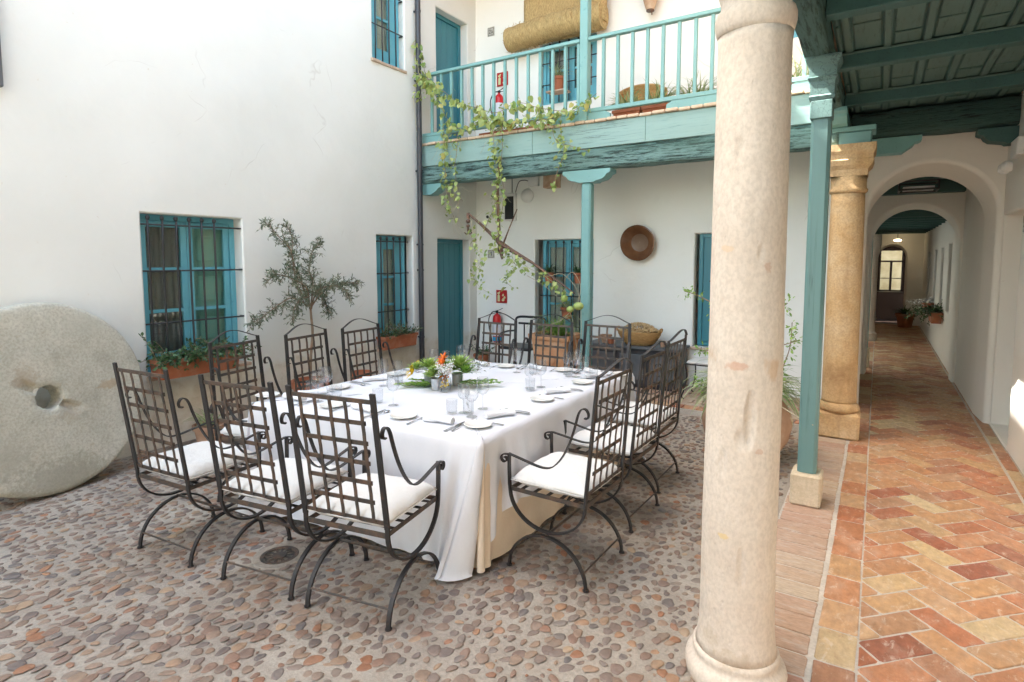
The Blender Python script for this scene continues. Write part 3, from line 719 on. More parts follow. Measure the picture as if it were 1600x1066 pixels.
# rear wall of that room with a window hole
hx0, hx1, hz0, hz1 = .02, .62, .75, 1.95
for a in ((x0, hx0, z0, z1), (hx1, x1, z0, z1), (hx0, hx1, z0, hz0), (hx0, hx1, hz1, z1)): m_room.add([(a[0], y1, a[2]), (a[1], y1, a[2]), (a[1], y1, a[3]), (a[0], y1, a[3])], [(0, 1, 2, 3)])
m_room.build('dark_walls', basic('dim_brown_wall', (.055, .03, .02), (.09, .05, .035), 3, .9), er)
mb = MB(); brown = basic('dark_brown_window_wood', (.05, .022, .012), rough=.5)
for a in ((hx0, hx1, hz1 - .34, hz1 - .29), (hx0, hx1, hz0, hz0 + .04), (hx0, hx0 + .04, hz0, hz1), (hx1 - .04, hx1, hz0, hz1), ((hx0 + hx1) / 2 - .03, (hx0 + hx1) / 2 + .03, hz0 + .04, hz1 - .34), (hx0 + .04, hx1 - .04, 1.12, 1.145)): mb.box(a[0], a[1], 20.52, 20.56, a[2], a[3])
mb.build('window_frame', brown, er)
sw = thing('far_patio_wall', 'pale wall seen through the far window, with an added sun-blocking wall beside it', 'wall', (.3, 24, 0))
MB().box(-4, 5, 24, 24.3, 0, 6.4).box(-2.6, -2.4, 20.7, 23.99, 0, 7.5).build('plaster_face', basic('ochre_wall_paint', (.22, .17, .085), (.34, .29, .18), 2, .9), sw)  # the second box is an unseen wall added to block the sun
tag(MB().box(-4.5, 5.5, 20.7, 24, -.1, 0).build('far_patio_floor', M['joint']), kind='structure')

# ---- floors: mortar beds
flo = MB(); n1 = 60; n2 = 80; X0, X1, Y0, Y1 = XL - .05, -.49, -15.0, 6.3; vs = []; fs = []
for i in range(n1 + 1):
    for j in range(n2 + 1):
        x = X0 + (X1 - X0) * i / n1; y = Y0 + (Y1 - Y0) * j / n2; vs.append((x, y, .004 * nz(x, y, 0, 2.0) - .002))
for i in range(n1):
    for j in range(n2): a = i * (n2 + 1) + j; fs.append((a, a + n2 + 1, a + n2 + 2, a + 1))
flo.add(vs, fs)
courtyard = tag(flo.build('courtyard_floor', M['mortar'], smooth='all'), kind='structure')
walk = MB(); walk.box(-.495, XR + .3, -15.0, 20.6, -.10, -.0055)
walkway = tag(walk.build('brick_walkway', M['joint']), kind='structure')
gf = MB(); gf.box(XL - .16, -.50, 6.28, YB + .1, -.05, .055)
gallery_floor = tag(gf.build('gallery_floor', M['joint']), kind='structure')

# pebbles
def pebble_mesh(k):
    r_ = random.Random(100 + k); n = 10; el = r_.uniform(.58, .88); ph = [r_.uniform(0, 6.28) for _ in range(3)]
    rings = []
    for rr, z in ((1.0, -.25), (.93, .10), (.62, .30)):
        ring = []
        for i in range(n):
            a = 2 * math.pi * i / n; q = rr * (1 + (.06 * math.sin(2 * a + ph[0]) + .10 * math.sin(3 * a + ph[1]) + .05 * math.sin(5 * a + ph[2])))
            ring.append((q * math.cos(a) * el * .5, q * math.sin(a) * .5, z * .22 + .012 * math.sin(3 * a + ph[2]) * rr))
        rings.append(ring)
    m = MB(); vs = [v for R_ in rings for v in R_] + [(r_.uniform(-.05, .05), r_.uniform(-.05, .05), .34 * .22)]
    fs = []
    for k2 in range(2):
        for i in range(n): j = (i + 1) % n; fs.append((k2 * n + i, k2 * n + j, (k2 + 1) * n + j, (k2 + 1) * n + i))
    fs += [(2 * n + i, 2 * n + (i + 1) % n, 3 * n) for i in range(n)]
    m.add(vs, fs); return m
PEB = [pebble_mesh(k) for k in range(14)]
pebs = []; sx, sy = .0585, .064; DR = (-2.83, 1.97)
for i in range(int((X1 - XL) / sx)):
    for j in range(int((6.28 + .6) / sy)):
        x = XL + .03 + (i + .5 * (j % 2)) * sx + rnd.uniform(-.016, .016); y = -.6 + j * sy + rnd.uniform(-.018, .018)
        if x > -.52 or y > 6.26: continue
        if math.hypot(x - DR[0], y - DR[1]) < .13: continue
        if rnd.random() < .04: continue
        L = rnd.uniform(.038, .074) * (1.22 if rnd.random() < .12 else 1) * (1 + .12 * nz(x, y, 2, .7))
        if rnd.random() < .10: L *= .6
        ang = R(8) + rnd.gauss(0, .5) + .5 * nz(x, y, 5, .5)
        pebs.append((x, y, .001 + rnd.uniform(-.003, .004), L, ang, rnd.randrange(14), rnd.uniform(.8, 1.15)))
cell = {}
for p in pebs: cell.setdefault((int(p[0] / .08), int(p[1] / .08)), []).append(p)
for _ in range(6000):          # small stones wedged between the large ones
    x = rnd.uniform(XL + .02, -.53); y = rnd.uniform(-.4, 6.24); L = rnd.uniform(.016, .032); ok = math.hypot(x - DR[0], y - DR[1]) > .16
    for i in (-1, 0, 1):
        for j in (-1, 0, 1):
            for p in cell.get((int(x / .08) + i, int(y / .08) + j), ()):
                if math.hypot(p[0] - x, p[1] - y) < (p[3] + L) * .46: ok = False
    if ok:
        p = (x, y, .001, L, rnd.uniform(0, 6.28), rnd.randrange(14), 1.0); pebs.append(p); cell.setdefault((int(x / .08), int(y / .08)), []).append(p)
order = sorted(range(len(pebs)), key=lambda i: -seen_size((pebs[i][0], pebs[i][1], 0), 10) * pebs[i][3] * 1)
pm_ = [p.mesh('pebble', M['pebble'], smooth='all') for p in PEB]
near = set(order[:300])
for i in order[:300]:
    x, y, z, L, a, k, q = pebs[i]
    o = link_copy(pm_[k], 'pebble', courtyard, (x, y, z), (rnd.uniform(-.05, .05), rnd.uniform(-.05, .05), -a), (L * q, L, min(L, .06) * .62))
allv = []; allf = []; off = 0
base = [(np.array(p.v), p.f) for p in PEB]
for i, (x, y, z, L, a, k, q) in enumerate(pebs):
    if i in near: continue
    v, f = base[k]; c_, s_ = math.cos(-a), math.sin(-a)
    w_ = v * np.array([L * q, L, min(L, .06) * .62]); rx = w_[:, 0] * c_ - w_[:, 1] * s_ + x; ry = w_[:, 0] * s_ + w_[:, 1] * c_ + y
    allv.append(np.stack([rx, ry, w_[:, 2] + z], 1)); allf += [tuple(t + off for t in ff) for ff in f]; off += len(v)
mb = MB(); mb.v = [tuple(t) for t in np.concatenate(allv)]; mb.f = allf; mb.m = [0] * len(allf)
tag(mb.build('pebbles', M['pebble'], courtyard, smooth='all'), kind='stuff')

# bricks of the walkway
def clip(poly, axis, lim, keep_gt):
    out = []
    for i in range(len(poly)):
        a, b_ = poly[i], poly[(i + 1) % len(poly)]; ia = (a[axis] > lim) == keep_gt; ib = (b_[axis] > lim) == keep_gt
        if ia: out.append(a)
        if ia != ib:
            t = (lim - a[axis]) / (b_[axis] - a[axis]); out.append((a[0] + (b_[0] - a[0]) * t, a[1] + (b_[1] - a[1]) * t))
    return out
def area(p): return abs(sum(p[i][0] * p[(i + 1) % len(p)][1] - p[(i + 1) % len(p)][0] * p[i][1] for i in range(len(p)))) / 2
def worn(q):
    """a brick outline with knocked corners and slightly wavy edges"""
    c = (sum(p[0] for p in q) / len(q), sum(p[1] for p in q) / len(q)); out = []; n = len(q)
    for i in range(n):
        a, b_ = q[i], q[(i + 1) % n]; L = math.hypot(b_[0] - a[0], b_[1] - a[1])
        k = rnd.uniform(.004, .014); out.append((a[0] + (b_[0] - a[0]) * min(.3, k / max(L, .01)), a[1] + (b_[1] - a[1]) * min(.3, k / max(L, .01))))
        if L > .10: 
            for t_ in (.33, .66): e = rnd.uniform(0, .045); x = a[0] + (b_[0] - a[0]) * t_; y = a[1] + (b_[1] - a[1]) * t_; out.append((x + (c[0] - x) * e * .5, y + (c[1] - y) * e * .5))
        k = rnd.uniform(.004, .014); out.append((b_[0] - (b_[0] - a[0]) * min(.3, k / max(L, .01)), b_[1] - (b_[1] - a[1]) * min(.3, k / max(L, .01))))
    return out
BR = []      # (outline world, z top, material)
wd = .141; s2 = math.sqrt(.5); jt = .0055
for i in range(-10, 200):
    for j in range(-100, 120):
        k = (i - j) % 4
        if k == 0: ra = (i, j, i + 2, j + 1)
        elif k == 3: ra = (i, j, i + 1, j + 2)
        else: continue
        q = []
        for (a, c) in ((ra[0], ra[1]), (ra[2], ra[1]), (ra[2], ra[3]), (ra[0], ra[3])):
            aa = a * wd + (jt if a == ra[0] else -jt); cc = c * wd + (jt if c == ra[1] else -jt)
            q.append(((aa - cc) * s2 + .085, (aa + cc) * s2 - 2.0))
        if min(p[0] for p in q) > .93 or max(p[0] for p in q) < .0: continue
        if min(p[1] for p in q) > 17.85 or max(p[1] for p in q) < -1.0: continue
        q = [(p[0] + rnd.uniform(-.004, .004), p[1] + rnd.uniform(-.004, .004)) for p in q]
        q = clip(clip(q, 0, .0, True), 0, .925, False)
        if len(q) >= 3 and area(q) > .0012: BR.append((worn(q), rnd.uniform(-.0015, .0025), 'brick'))
def rect_bricks(x0, x1, y0, y1, lx, ly, mat, z=0, gap=.011, jit=.004, ox=0):
    ny = max(1, round((y1 - y0) / ly)); ly = (y1 - y0) / ny
    for j in range(ny):
        nx = max(1, round((x1 - x0) / lx)); l_ = (x1 - x0) / nx
        sh_ = (l_ / 2 if j % 2 else 0) if ox else 0
        for i in range(-1 if sh_ else 0, nx):
            a = max(x0, x0 + i * l_ + sh_); c = min(x1, x0 + (i + 1) * l_ + sh_)
            if c - a < .03: continue
            p = [(a + gap / 2, y0 + j * ly + gap / 2), (c - gap / 2, y0 + j * ly + gap / 2), (c - gap / 2, y0 + (j + 1) * ly - gap / 2), (a + gap / 2, y0 + (j + 1) * ly - gap / 2)]
            p = [(u + rnd.uniform(-jit, jit), v + rnd.uniform(-jit, jit)) for u, v in p]
            BR.append((worn(p), z + rnd.uniform(-.0015, .0025), mat))
rect_bricks(-.166, -.004, -1, 17.85, .16, .262, 'brick', gap=.010)
rect_bricks(-.488, -.178, -1, 7.55, .31, .152, 'brick_w', gap=.011)
rect_bricks(.94, 1.035, -1, 17.8, .1, .27, 'brick')
for p, z, mt in BR: pass
def brick_obj(lst, parent, nmax):
    vis = [i for i in range(len(lst)) if lst[i][0][0][1] > 7.6 or True]
    sc_ = lambda i: seen_size((sum(p[0] for p in lst[i][0]) / len(lst[i][0]), sum(p[1] for p in lst[i][0]) / len(lst[i][0]), 0), 20) * math.sqrt(area(lst[i][0]))
    od = sorted(vis, key=lambda i: -sc_(i)); rest = {}
    for n_, i in enumerate(od):
        p, z, mt = lst[i]; c = (sum(q[0] for q in p) / len(p), sum(q[1] for q in p) / len(p), z)
        if n_ < nmax and sc_(i) > 0:
            m = MB().poly_slab(p, z - .03, z, .003); m.build('brick', M[mt], parent, origin=c)
        else: rest.setdefault(mt, MB()).poly_slab(p, z - .03, z, .003)
    return rest
r_ = brick_obj(BR, walkway, 300)
for mt, m in r_.items(): tag(m.build('far_bricks', M[mt], walkway), kind='stuff')
BR = []
rect_bricks(XL, -.51, 6.29, 6.42, .14, .13, 'brick', .07)
rect_bricks(XL, -.51, 6.425, YB - .01, .27, .135, 'brick_w', .07, ox=1)
r_ = brick_obj(BR, gallery_floor, 250)
for mt, m in r_.items(): tag(m.build('far_bricks', M[mt], gallery_floor), kind='stuff')

# round iron drain
dr = thing('drain_cover', 'round slotted iron drain cover set among the pebbles under the near chairs', 'drain', (*DR, .004))
mb = MB(); n = 32
mb.lathe([(.105, -.01), (.105, .004), (.100, .006), (.082, .006), (.08, .003)], 32, cap=False); mb.build('rim', M['iron_r'], dr, local=True)
mb = MB()
for k in range(12):
    a0 = 2 * math.pi * k / 12; a1 = a0 + 2 * math.pi / 12 * .52
    v = [(r__ * math.cos(a), r__ * math.sin(a), .004) for r__ in (.04, .081) for a in (a0, (a0 + a1) / 2, a1)]
    mb.add(v, [(0, 1, 4, 3), (1, 2, 5, 4)])
mb.lathe([(.041, .001), (.040, .005), (.001, .006)], 24); mb.build('grate', M['iron_r'], dr, local=True)
MB().lathe([(.081, -.008), (.001, -.008)], 24).build('pit', M['dark'], dr, local=True)
cs = MB().lathe([(.15, -.004), (.145, .0035), (.106, .0045)], 28, cap=False); cs.build('stone_collar', M['mortar'], dr, local=True)

# ---- timber gallery along the back wall
def rough_beam(mb, a, c, y0, y1, z0, z1, axis='x', amp=.016, n=70):
    """a hewn beam with an uneven, cracked skin"""
    rect = []
    for t in np.linspace(0, 1, 6)[:-1]: rect.append((y0 + (y1 - y0) * t, z0))
    for t in np.linspace(0, 1, 7)[:-1]: rect.append((y1, z0 + (z1 - z0) * t))
    for t in np.linspace(0, 1, 6)[:-1]: rect.append((y1 + (y0 - y1) * t, z1))
    for t in np.linspace(0, 1, 7)[:-1]: rect.append((y0, z1 + (z0 - z1) * t))
    m = len(rect); cyy, czz = (y0 + y1) / 2, (z0 + z1) / 2; vs = []; fs = []
    for i in range(n + 1):
        u = a + (c - a) * i / n
        for (y, z) in rect:
            q = 1 - .06 * (abs((y - cyy) / (y1 - y0) * 2) * abs((z - czz) / (z1 - z0) * 2)) ** 2
            e = amp * (nz(u * 1.0, y * 9 + 3, z * 9, 1.0) + .8 * nz(u * .8, y * 26, z * 26, 1.0) + .5 * nz(u * 7, y * 20, z * 20, 1.0))
            yy = cyy + (y - cyy) * q; zz = czz + (z - czz) * q; d = Vector((yy - cyy, zz - czz)); d.normalize()
            yy += d.x * e; zz += d.y * e
            vs.append((u, yy, zz) if axis == 'x' else (yy, u, zz))
    for i in range(n):
        for k in range(m): A = i * m + k; B = i * m + (k + 1) % m; fs.append((A, B, B + m, A + m))
    fs += [tuple(range(m - 1, -1, -1)), tuple(range(n * m, n * m + m))]
    mb.add(vs, fs); return mb
bal = thing('gallery', 'teal timber gallery with railing and rough beam along the back wall', 'gallery', (-2.8, YF, 2.7))
rough_beam(MB(), XL + .01, -.36, YF - .02, YF + .17, 2.735, 2.975, n=170).build('rough_beam', M['rough_x'], bal, smooth='all')
# fascia in boards, slightly uneven
xs = [XL + .008, -3.62, -2.2, -.36]
for i in range(3):
    mb = MB(); mb.bevbox(xs[i] + .001, xs[i + 1] - .001, YF - .035 + .002 * i, YF + .0, 2.972, 3.247, .004); mb.build('fascia_board', M['teal_x'], bal)
for i in range(11):
    a = XL + .3 + i * .46; MB().box(a, a + .09, YF + .17, YB, 2.98, 3.09).build('joist', M['teal_y'], bal)
MB().box(XL, -.48, YF, YB, 3.092, 3.20).build('ceiling_boards', M['teal_x'], bal)
MB().box(XL, -.48, YF, YB, 3.202, 3.25).build('upper_floor', M['sill'], bal)
a = XL + .01; k = 0
while a < -.42:
    L = rnd.uniform(.115, .15); j = rnd.uniform(-.004, .004)
    MB().bevbox(a, min(a + L - .006, -.36), YF - .06 + rnd.uniform(-.01, .008), YF + .1, 3.250 + j, 3.284 + j, .008).build('edge_brick', M['clay_trim'], bal, origin=(a, YF, 3.25)); a += L
# railing
posts = [-2.95, XL + .06]
def square_post(mb, x, y, z0, z1, w_, b_=.008): mb.bevbox(x - w_ / 2, x + w_ / 2, y - w_ / 2, y + w_ / 2, z0, z1, b_)
mb = MB(); square_post(mb, -2.945, YF + .01, 3.285, 6.3, .10); mb.build('upper_post', M['teal'], bal)
mb = MB(); mb.bevbox(XL + .01, -3.0, YF - .03, YF + .04, 4.175, 4.215, .006); mb.build('handrail', M['teal'], bal)
mb = MB(); mb.bevbox(-2.894, -.36, YF - .03, YF + .04, 4.175, 4.215, .006); mb.build('handrail', M['teal'], bal)
for (a, c) in ((XL + .01, -2.998), (-2.892, -.36)):
    mb = MB(); mb.bevbox(a, c, YF - .02, YF + .03, 3.375, 3.42, .005); mb.build('bottom_rail', M['teal'], bal)
for a, c in ((XL + .012, XL + .40), (-3.36, -2.998), (-2.892, -2.62), (-1.98, -1.40), (-.8, -.37)):
    mb = MB(); pts = [(a, 3.286), (c, 3.286), (c, 3.34), (c - .06, 3.373), (a, 3.373)] if a < -2.5 and a > -5 and a > -3 or a < -5 else [(a, 3.286), (c, 3.286), (c, 3.373), (a + .06, 3.373), (a, 3.34)]
    vs = [(p[0], y, p[1]) for y in (YF - .015, YF + .02) for p in pts]; n = 5
    mb.add(vs, [tuple(range(n)), tuple(range(2 * n - 1, n - 1, -1))] + [(i, (i + 1) % n, n + (i + 1) % n, n + i) for i in range(n)]); mb.build('rail_block', M['teal'], bal)
bal_me = MB().bevbox(-.0175, .0175, -.0175, .0175, 0, .754, .003).mesh('baluster', M['teal'])
for i in range(14): link_copy(bal_me, 'baluster', bal, (XL + .17 + i * .1695 + 2.8, .008, 3.420 - 2.7), (0, 0, rnd.uniform(-.06, .06)))
for i in range(14): link_copy(bal_me, 'baluster', bal, (-2.715 + i * .1705 + 2.8, .008, 3.420 - 2.7), (0, 0, rnd.uniform(-.06, .06)))
# lower post with its bracket
mb = MB(); mb.bevbox(-2.975, -2.855, YF - .01, YF + .11, .05, 2.585, .018); mb.build('post', M['teal'], bal)
def zapata(mb, cx, half, y0, y1, z0, z1, axis='x', lo=None):
    """carved bracket: flat top, ends cut in a cyma"""
    lo = half * .33 if lo is None else lo
    side = [(half, 1), (half, .72), (half * .92, .62), (half * .86, .60), (half * .80, .40), (half * .68, .22), (lo + .02, .10), (lo, 0)]
    pts = [(cx + u, z0 + (z1 - z0) * t) for u, t in side] + [(cx - u, z0 + (z1 - z0) * t) for u, t in side[::-1]]
    n = len(pts); vs = [((p[0], y, p[1]) if axis == 'x' else (y, p[0], p[1])) for y in (y0, y1) for p in pts]
    mb.add(vs, [tuple(range(n)), tuple(range(2 * n - 1, n - 1, -1))] + [(i, (i + 1) % n, n + (i + 1) % n, n + i) for i in range(n)]); return mb
zapata(MB(), -2.905, .30, YF - .03, YF + .155, 2.587, 2.73, lo=.10).build('bracket', M['teal'], bal)
zapata(MB(), XL + .0, .33, YF - .02, YF + .14, 2.587, 2.73, lo=.16).build('bracket', M['teal'], bal)

# roof over the gallery (out of frame above, it shades the upper wall)
rf = thing('gallery_roof', 'tiled lean-to roof over the upper gallery, above the frame', 'roof', (-2.8, 6.9, 6.3))
mb = MB(); mb.add([(XL, YF - .35, 6.15), (-.17, YF - .35, 6.15), (-.17, YB, 6.6), (XL, YB, 6.6), (XL, YF - .35, 6.28), (-.17, YF - .35, 6.28), (-.17, YB, 6.73), (XL, YB, 6.73)], [(0, 3, 2, 1), (4, 5, 6, 7), (0, 1, 5, 4), (1, 2, 6, 5), (2, 3, 7, 6), (3, 0, 4, 7)]); mb.build('unseen_roof_slope', M['terra'], rf)

# ---- ceiling of the walkway, its beam and joists
ce = thing('walkway_ceiling', 'dark teal coffered timber ceiling with joists over the brick walkway', 'ceiling', (.3, 3, 3.0))
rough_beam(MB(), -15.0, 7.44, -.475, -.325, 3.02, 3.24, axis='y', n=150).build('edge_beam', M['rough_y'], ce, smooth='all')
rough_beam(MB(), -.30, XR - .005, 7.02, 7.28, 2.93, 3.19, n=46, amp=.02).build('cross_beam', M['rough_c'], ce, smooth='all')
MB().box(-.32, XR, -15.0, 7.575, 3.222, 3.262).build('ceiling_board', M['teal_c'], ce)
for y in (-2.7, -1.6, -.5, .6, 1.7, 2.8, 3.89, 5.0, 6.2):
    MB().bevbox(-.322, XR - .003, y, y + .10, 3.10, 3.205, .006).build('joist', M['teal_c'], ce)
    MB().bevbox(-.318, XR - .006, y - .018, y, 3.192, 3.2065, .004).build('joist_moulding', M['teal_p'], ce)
bx = [-.245, -.012, .215, .435, .66, .88]
for bi, (ya, yb_) in enumerate([(1.82, 2.78), (2.902, 3.87), (3.992, 4.98), (5.102, 6.18), (6.302, 7.0)]):
    for k in range(-1, 6):
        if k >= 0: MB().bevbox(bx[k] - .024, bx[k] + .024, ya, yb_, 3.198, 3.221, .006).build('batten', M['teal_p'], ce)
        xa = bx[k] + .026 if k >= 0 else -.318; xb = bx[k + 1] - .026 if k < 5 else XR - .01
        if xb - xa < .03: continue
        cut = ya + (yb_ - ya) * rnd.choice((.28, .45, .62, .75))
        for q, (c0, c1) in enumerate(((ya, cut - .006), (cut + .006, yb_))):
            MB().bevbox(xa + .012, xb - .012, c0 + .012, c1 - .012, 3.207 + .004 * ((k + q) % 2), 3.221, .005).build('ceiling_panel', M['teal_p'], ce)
zapata(MB(), -.05, .36, 7.06, 7.24, 2.77, 2.925, lo=.2).build('bracket', M['teal_y'], ce)
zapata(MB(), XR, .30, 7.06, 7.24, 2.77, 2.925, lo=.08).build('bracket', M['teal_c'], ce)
# upper walkway floor, out of frame, with a roof added to cut bounced sunlight
uf = thing('upper_walkway', 'upper floor edge above the walkway with an added sun-blocking roof, out of frame', 'gallery', (.3, 2, 3.3))
MB().box(-.5, XR, -15.0, 7.45, 3.265, 3.30).build('floor_slab', M['sill'], uf)
for y in (-7.2, -4.2, -1.2, 1.8, 4.4): MB().bevbox(-.45, -.35, y - .05, y + .05, 3.301, 6.05, .006).build('post', M['teal_z'], uf)
mb = MB(); mb.add([(-.75, -15.0, 6.05), (XR, -15.0, 6.5), (XR, 7.45, 6.5), (-.75, 7.45, 6.05), (-.75, -15.0, 6.17), (XR, -15.0, 6.62), (XR, 7.45, 6.62), (-.75, 7.45, 6.17)], [(0, 3, 2, 1), (4, 5, 6, 7), (0, 1, 5, 4), (1, 2, 6, 5), (2, 3, 7, 6), (3, 0, 4, 7)]); mb.build('unseen_roof_slope', M['terra'], uf)
# passage and far ceilings
pc = thing('passage_ceiling', 'dark ceiling of the passage between the arches', 'ceiling', (.35, 9, 2.8))
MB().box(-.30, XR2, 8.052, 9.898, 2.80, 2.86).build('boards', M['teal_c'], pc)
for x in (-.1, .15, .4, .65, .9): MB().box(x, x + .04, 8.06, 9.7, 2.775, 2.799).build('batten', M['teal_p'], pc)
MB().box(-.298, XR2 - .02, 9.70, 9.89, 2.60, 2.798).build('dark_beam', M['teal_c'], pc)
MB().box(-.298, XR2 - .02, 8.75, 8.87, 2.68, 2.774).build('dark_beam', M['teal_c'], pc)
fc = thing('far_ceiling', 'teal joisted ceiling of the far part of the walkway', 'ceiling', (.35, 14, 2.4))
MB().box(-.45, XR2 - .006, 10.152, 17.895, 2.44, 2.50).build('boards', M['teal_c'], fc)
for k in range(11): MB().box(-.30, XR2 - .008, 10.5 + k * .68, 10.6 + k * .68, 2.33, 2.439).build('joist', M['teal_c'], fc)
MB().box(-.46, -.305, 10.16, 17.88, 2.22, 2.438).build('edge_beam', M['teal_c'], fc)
pp = thing('far_post', 'slim teal post beyond the second arch', 'post', (-.11, 10.7, 0))
MB().bevbox(-.20, -.085, 10.6, 10.72, .3, 2.22, .01).build('shaft', M['teal'], pp); MB().bevbox(-.23, -.06, 10.56, 10.78, 0, .3, .01).build('foot', M['plinth'], pp)
pq = thing('far_column', 'small pale stone column near the end of the walkway', 'column', (-.1, 14.2, 0))
MB().lathe([(.16, 0), (.16, .15), (.12, .2), (.115, 1.75), (.15, 1.85), (.17, 2.0), (.17, 2.21)], 20, (-.13, 14.2, 0)).build('shaft', M['col_near'], pq, smooth=True)
# unseen wall set close to block light from the far walkway; second courtyard floor
ow = thing('light_blocking_wall', 'unseen white wall placed in the second courtyard to keep light off the walkway', 'wall', (-5, 14, 0))
MB().box(-1.9, -1.7, 8.0, 17.9, 0, 9.5).build('plaster_face', M['plaster_b'], ow)
tag(MB().box(-1.69, -.5, 8.0, 20.6, -.1, -.02).build('second_courtyard_floor', M['mortar']), kind='structure')

# ---- columns
nc = thing('stone_column', 'large pale worn stone column standing nearest, in front of the table', 'column', (-.430, 2.39, 0))
def col_lathe(prof, n=48, j=.012, seed=0, chips=()):
    mb = MB(); vs = []; fs = []; k = len(prof)
    for i, (r__, z) in enumerate(prof):
        for q in range(n):
            a = 2 * math.pi * q / n; x, y = math.cos(a), math.sin(a)
            e = j * (nz(x * .8 + seed, y * .8, z * 1.2, 1) + .35 * nz(x * 3 + seed, y * 3, z * 6, 1))
            for (ca, cz, wa, wz, dp) in chips:
                da = (a - ca + math.pi) % (2 * math.pi) - math.pi; u = (da / wa) ** 2 + ((z - cz) / wz) ** 2
                if u < 1: e -= dp * (1 - u) ** .3
            vs.append((x * (r__ + e), y * (r__ + e), z))
    for i in range(k - 1):
        for q in range(n): A = i * n + q; B = i * n + (q + 1) % n; fs.append((A, B, B + n, A + n))
    fs += [tuple(range(n - 1, -1, -1)), tuple(range((k - 1) * n, k * n))]
    mb.add(vs, fs); return mb
shaft = [(.158, .13), (.152, .16), (.1455, .22), (.143, .30)] + [(.143 - .014 * ((z - .30) / 2.16), z) for z in np.linspace(.36, 2.46, 150)] + [(.129, 2.50), (.133, 2.535)]
camdir = math.atan2(-2.42, .415)
col_lathe(shaft, 120, .0045, 0, ((camdir + .20, 1.10, .13, .11, .016), (camdir + .02, 1.02, .20, .04, .010), (camdir - .5, .92, .10, .05, .009), (camdir + .35, 1.72, .07, .03, .008), (camdir - .9, 1.3, .09, .06, .010), (camdir + .1, .52, .10, .09, .007), (camdir - .3, 2.1, .12, .05, .008))).build('shaft', M['col_near'], nc, smooth='all', local=True)
bs_ = [(.190, 0), (.193, .02), (.197, .045), (.190, .07), (.175, .082), (.166, .09), (.164, .10), (.168, .112), (.166, .124), (.158, .130)]
col_lathe(bs_, 48, .006, 3).build('base', M['col_near'], nc, smooth='all', local=True)
cp = [(.132, 2.535), (.138, 2.552), (.143, 2.575), (.143, 2.60), (.137, 2.618), (.122, 2.626), (.122, 2.66), (.136, 2.71), (.166, 2.76), (.18, 2.80), (.185, 2.82)]
col_lathe(cp, 40, .008, 7).build('capital', M['col_near'], nc, smooth='all', local=True)
MB().bevbox(-.22, .22, -.22, .22, 2.821, 2.93, .012).build('abacus', M['col_near'], nc, local=True)
zapata(MB(), 0, .42, -.08, .08, 2.931, 3.02, axis='y', lo=.25).build('bracket', M['teal_y'], nc, local=True)
tc = thing('timber_post', 'slim teal timber post on a cream stone block beside the big column', 'post', (-.36, 4.42, 0))
MB().bevbox(-.095, .095, -.10, .12, 0, .225, .014).build('stone_block', M['plinth'], tc, local=True)
mb = MB(); c8 = .018; h = .058
pts = [(-h + c8, -h), (h - c8, -h), (h, -h + c8), (h, h), (-h, h), (-h, -h + c8)]
vs = [(p[0], p[1], z) for z in (.226, 2.62) for p in pts]; n = 6
mb.add(vs, [tuple(range(n - 1, -1, -1)), tuple(range(n, 2 * n))] + [(i, (i + 1) % n, n + (i + 1) % n, n + i) for i in range(n)]); mb.build('shaft', M['teal_z'], tc, local=True)
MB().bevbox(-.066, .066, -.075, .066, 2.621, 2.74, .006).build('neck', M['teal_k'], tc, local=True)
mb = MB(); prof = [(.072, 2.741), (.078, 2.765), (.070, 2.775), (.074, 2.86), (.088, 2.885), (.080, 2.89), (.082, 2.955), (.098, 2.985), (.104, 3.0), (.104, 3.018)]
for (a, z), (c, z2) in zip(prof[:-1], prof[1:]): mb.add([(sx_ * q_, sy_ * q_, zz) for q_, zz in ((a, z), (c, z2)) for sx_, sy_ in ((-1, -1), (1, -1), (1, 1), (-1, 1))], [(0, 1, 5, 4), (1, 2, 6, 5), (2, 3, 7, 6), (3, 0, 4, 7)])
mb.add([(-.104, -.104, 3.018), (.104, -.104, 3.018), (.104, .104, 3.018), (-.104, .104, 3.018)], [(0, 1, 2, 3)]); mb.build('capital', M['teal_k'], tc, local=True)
f2 = thing('stone_column', 'ochre weathered stone column with square base and capital at the mouth of the arched walkway', 'column', (-.27, 6.32, 0))
MB().bevbox(-.185, .185, -.16, .16, 0, .25, .02).build('base_block', M['col_far'], f2, local=True)
col_lathe([(.172, .251), (.180, .275), (.176, .305), (.160, .322), (.150, .335)], 36, .004, 2).build('base_moulding', M['col_far'], f2, smooth='all', local=True)
col_lathe([(.148, .336)] + [(.146 - .004 * k / 24, .36 + 1.95 * k / 24) for k in range(25)], 40, .006, 11).build('shaft', M['col_far'], f2, smooth='all', local=True)
col_lathe([(.145, 2.311), (.158, 2.325), (.160, 2.345), (.148, 2.36), (.146, 2.40), (.150, 2.46)], 36, .003, 12).build('necking', M['col_far'], f2, smooth='all', local=True)
mb = MB(); prof = [(.150, 2.461), (.156, 2.52), (.185, 2.555), (.198, 2.60), (.19, 2.61), (.192, 2.65), (.208, 2.68), (.212, 2.742)]
for (a, z), (c, z2) in zip(prof[:-1], prof[1:]): mb.add([(sx_ * q_, sy_ * q_ * .95, zz) for q_, zz in ((a, z), (c, z2)) for sx_, sy_ in ((-1, -1), (1, -1), (1, 1), (-1, 1))], [(0, 1, 5, 4), (1, 2, 6, 5), (2, 3, 7, 6), (3, 0, 4, 7)])
mb.add([(-.212, -.2, 2.742), (.212, -.2, 2.742), (.212, .2, 2.742), (-.212, .2, 2.742)], [(0, 1, 2, 3)]); mb.build('capital', M['col_far'], f2, local=True)
MB().bevbox(-.20, .17, -.13, .15, 2.744, 2.86, .01).build('timber_block', M['teal'], f2, local=True)
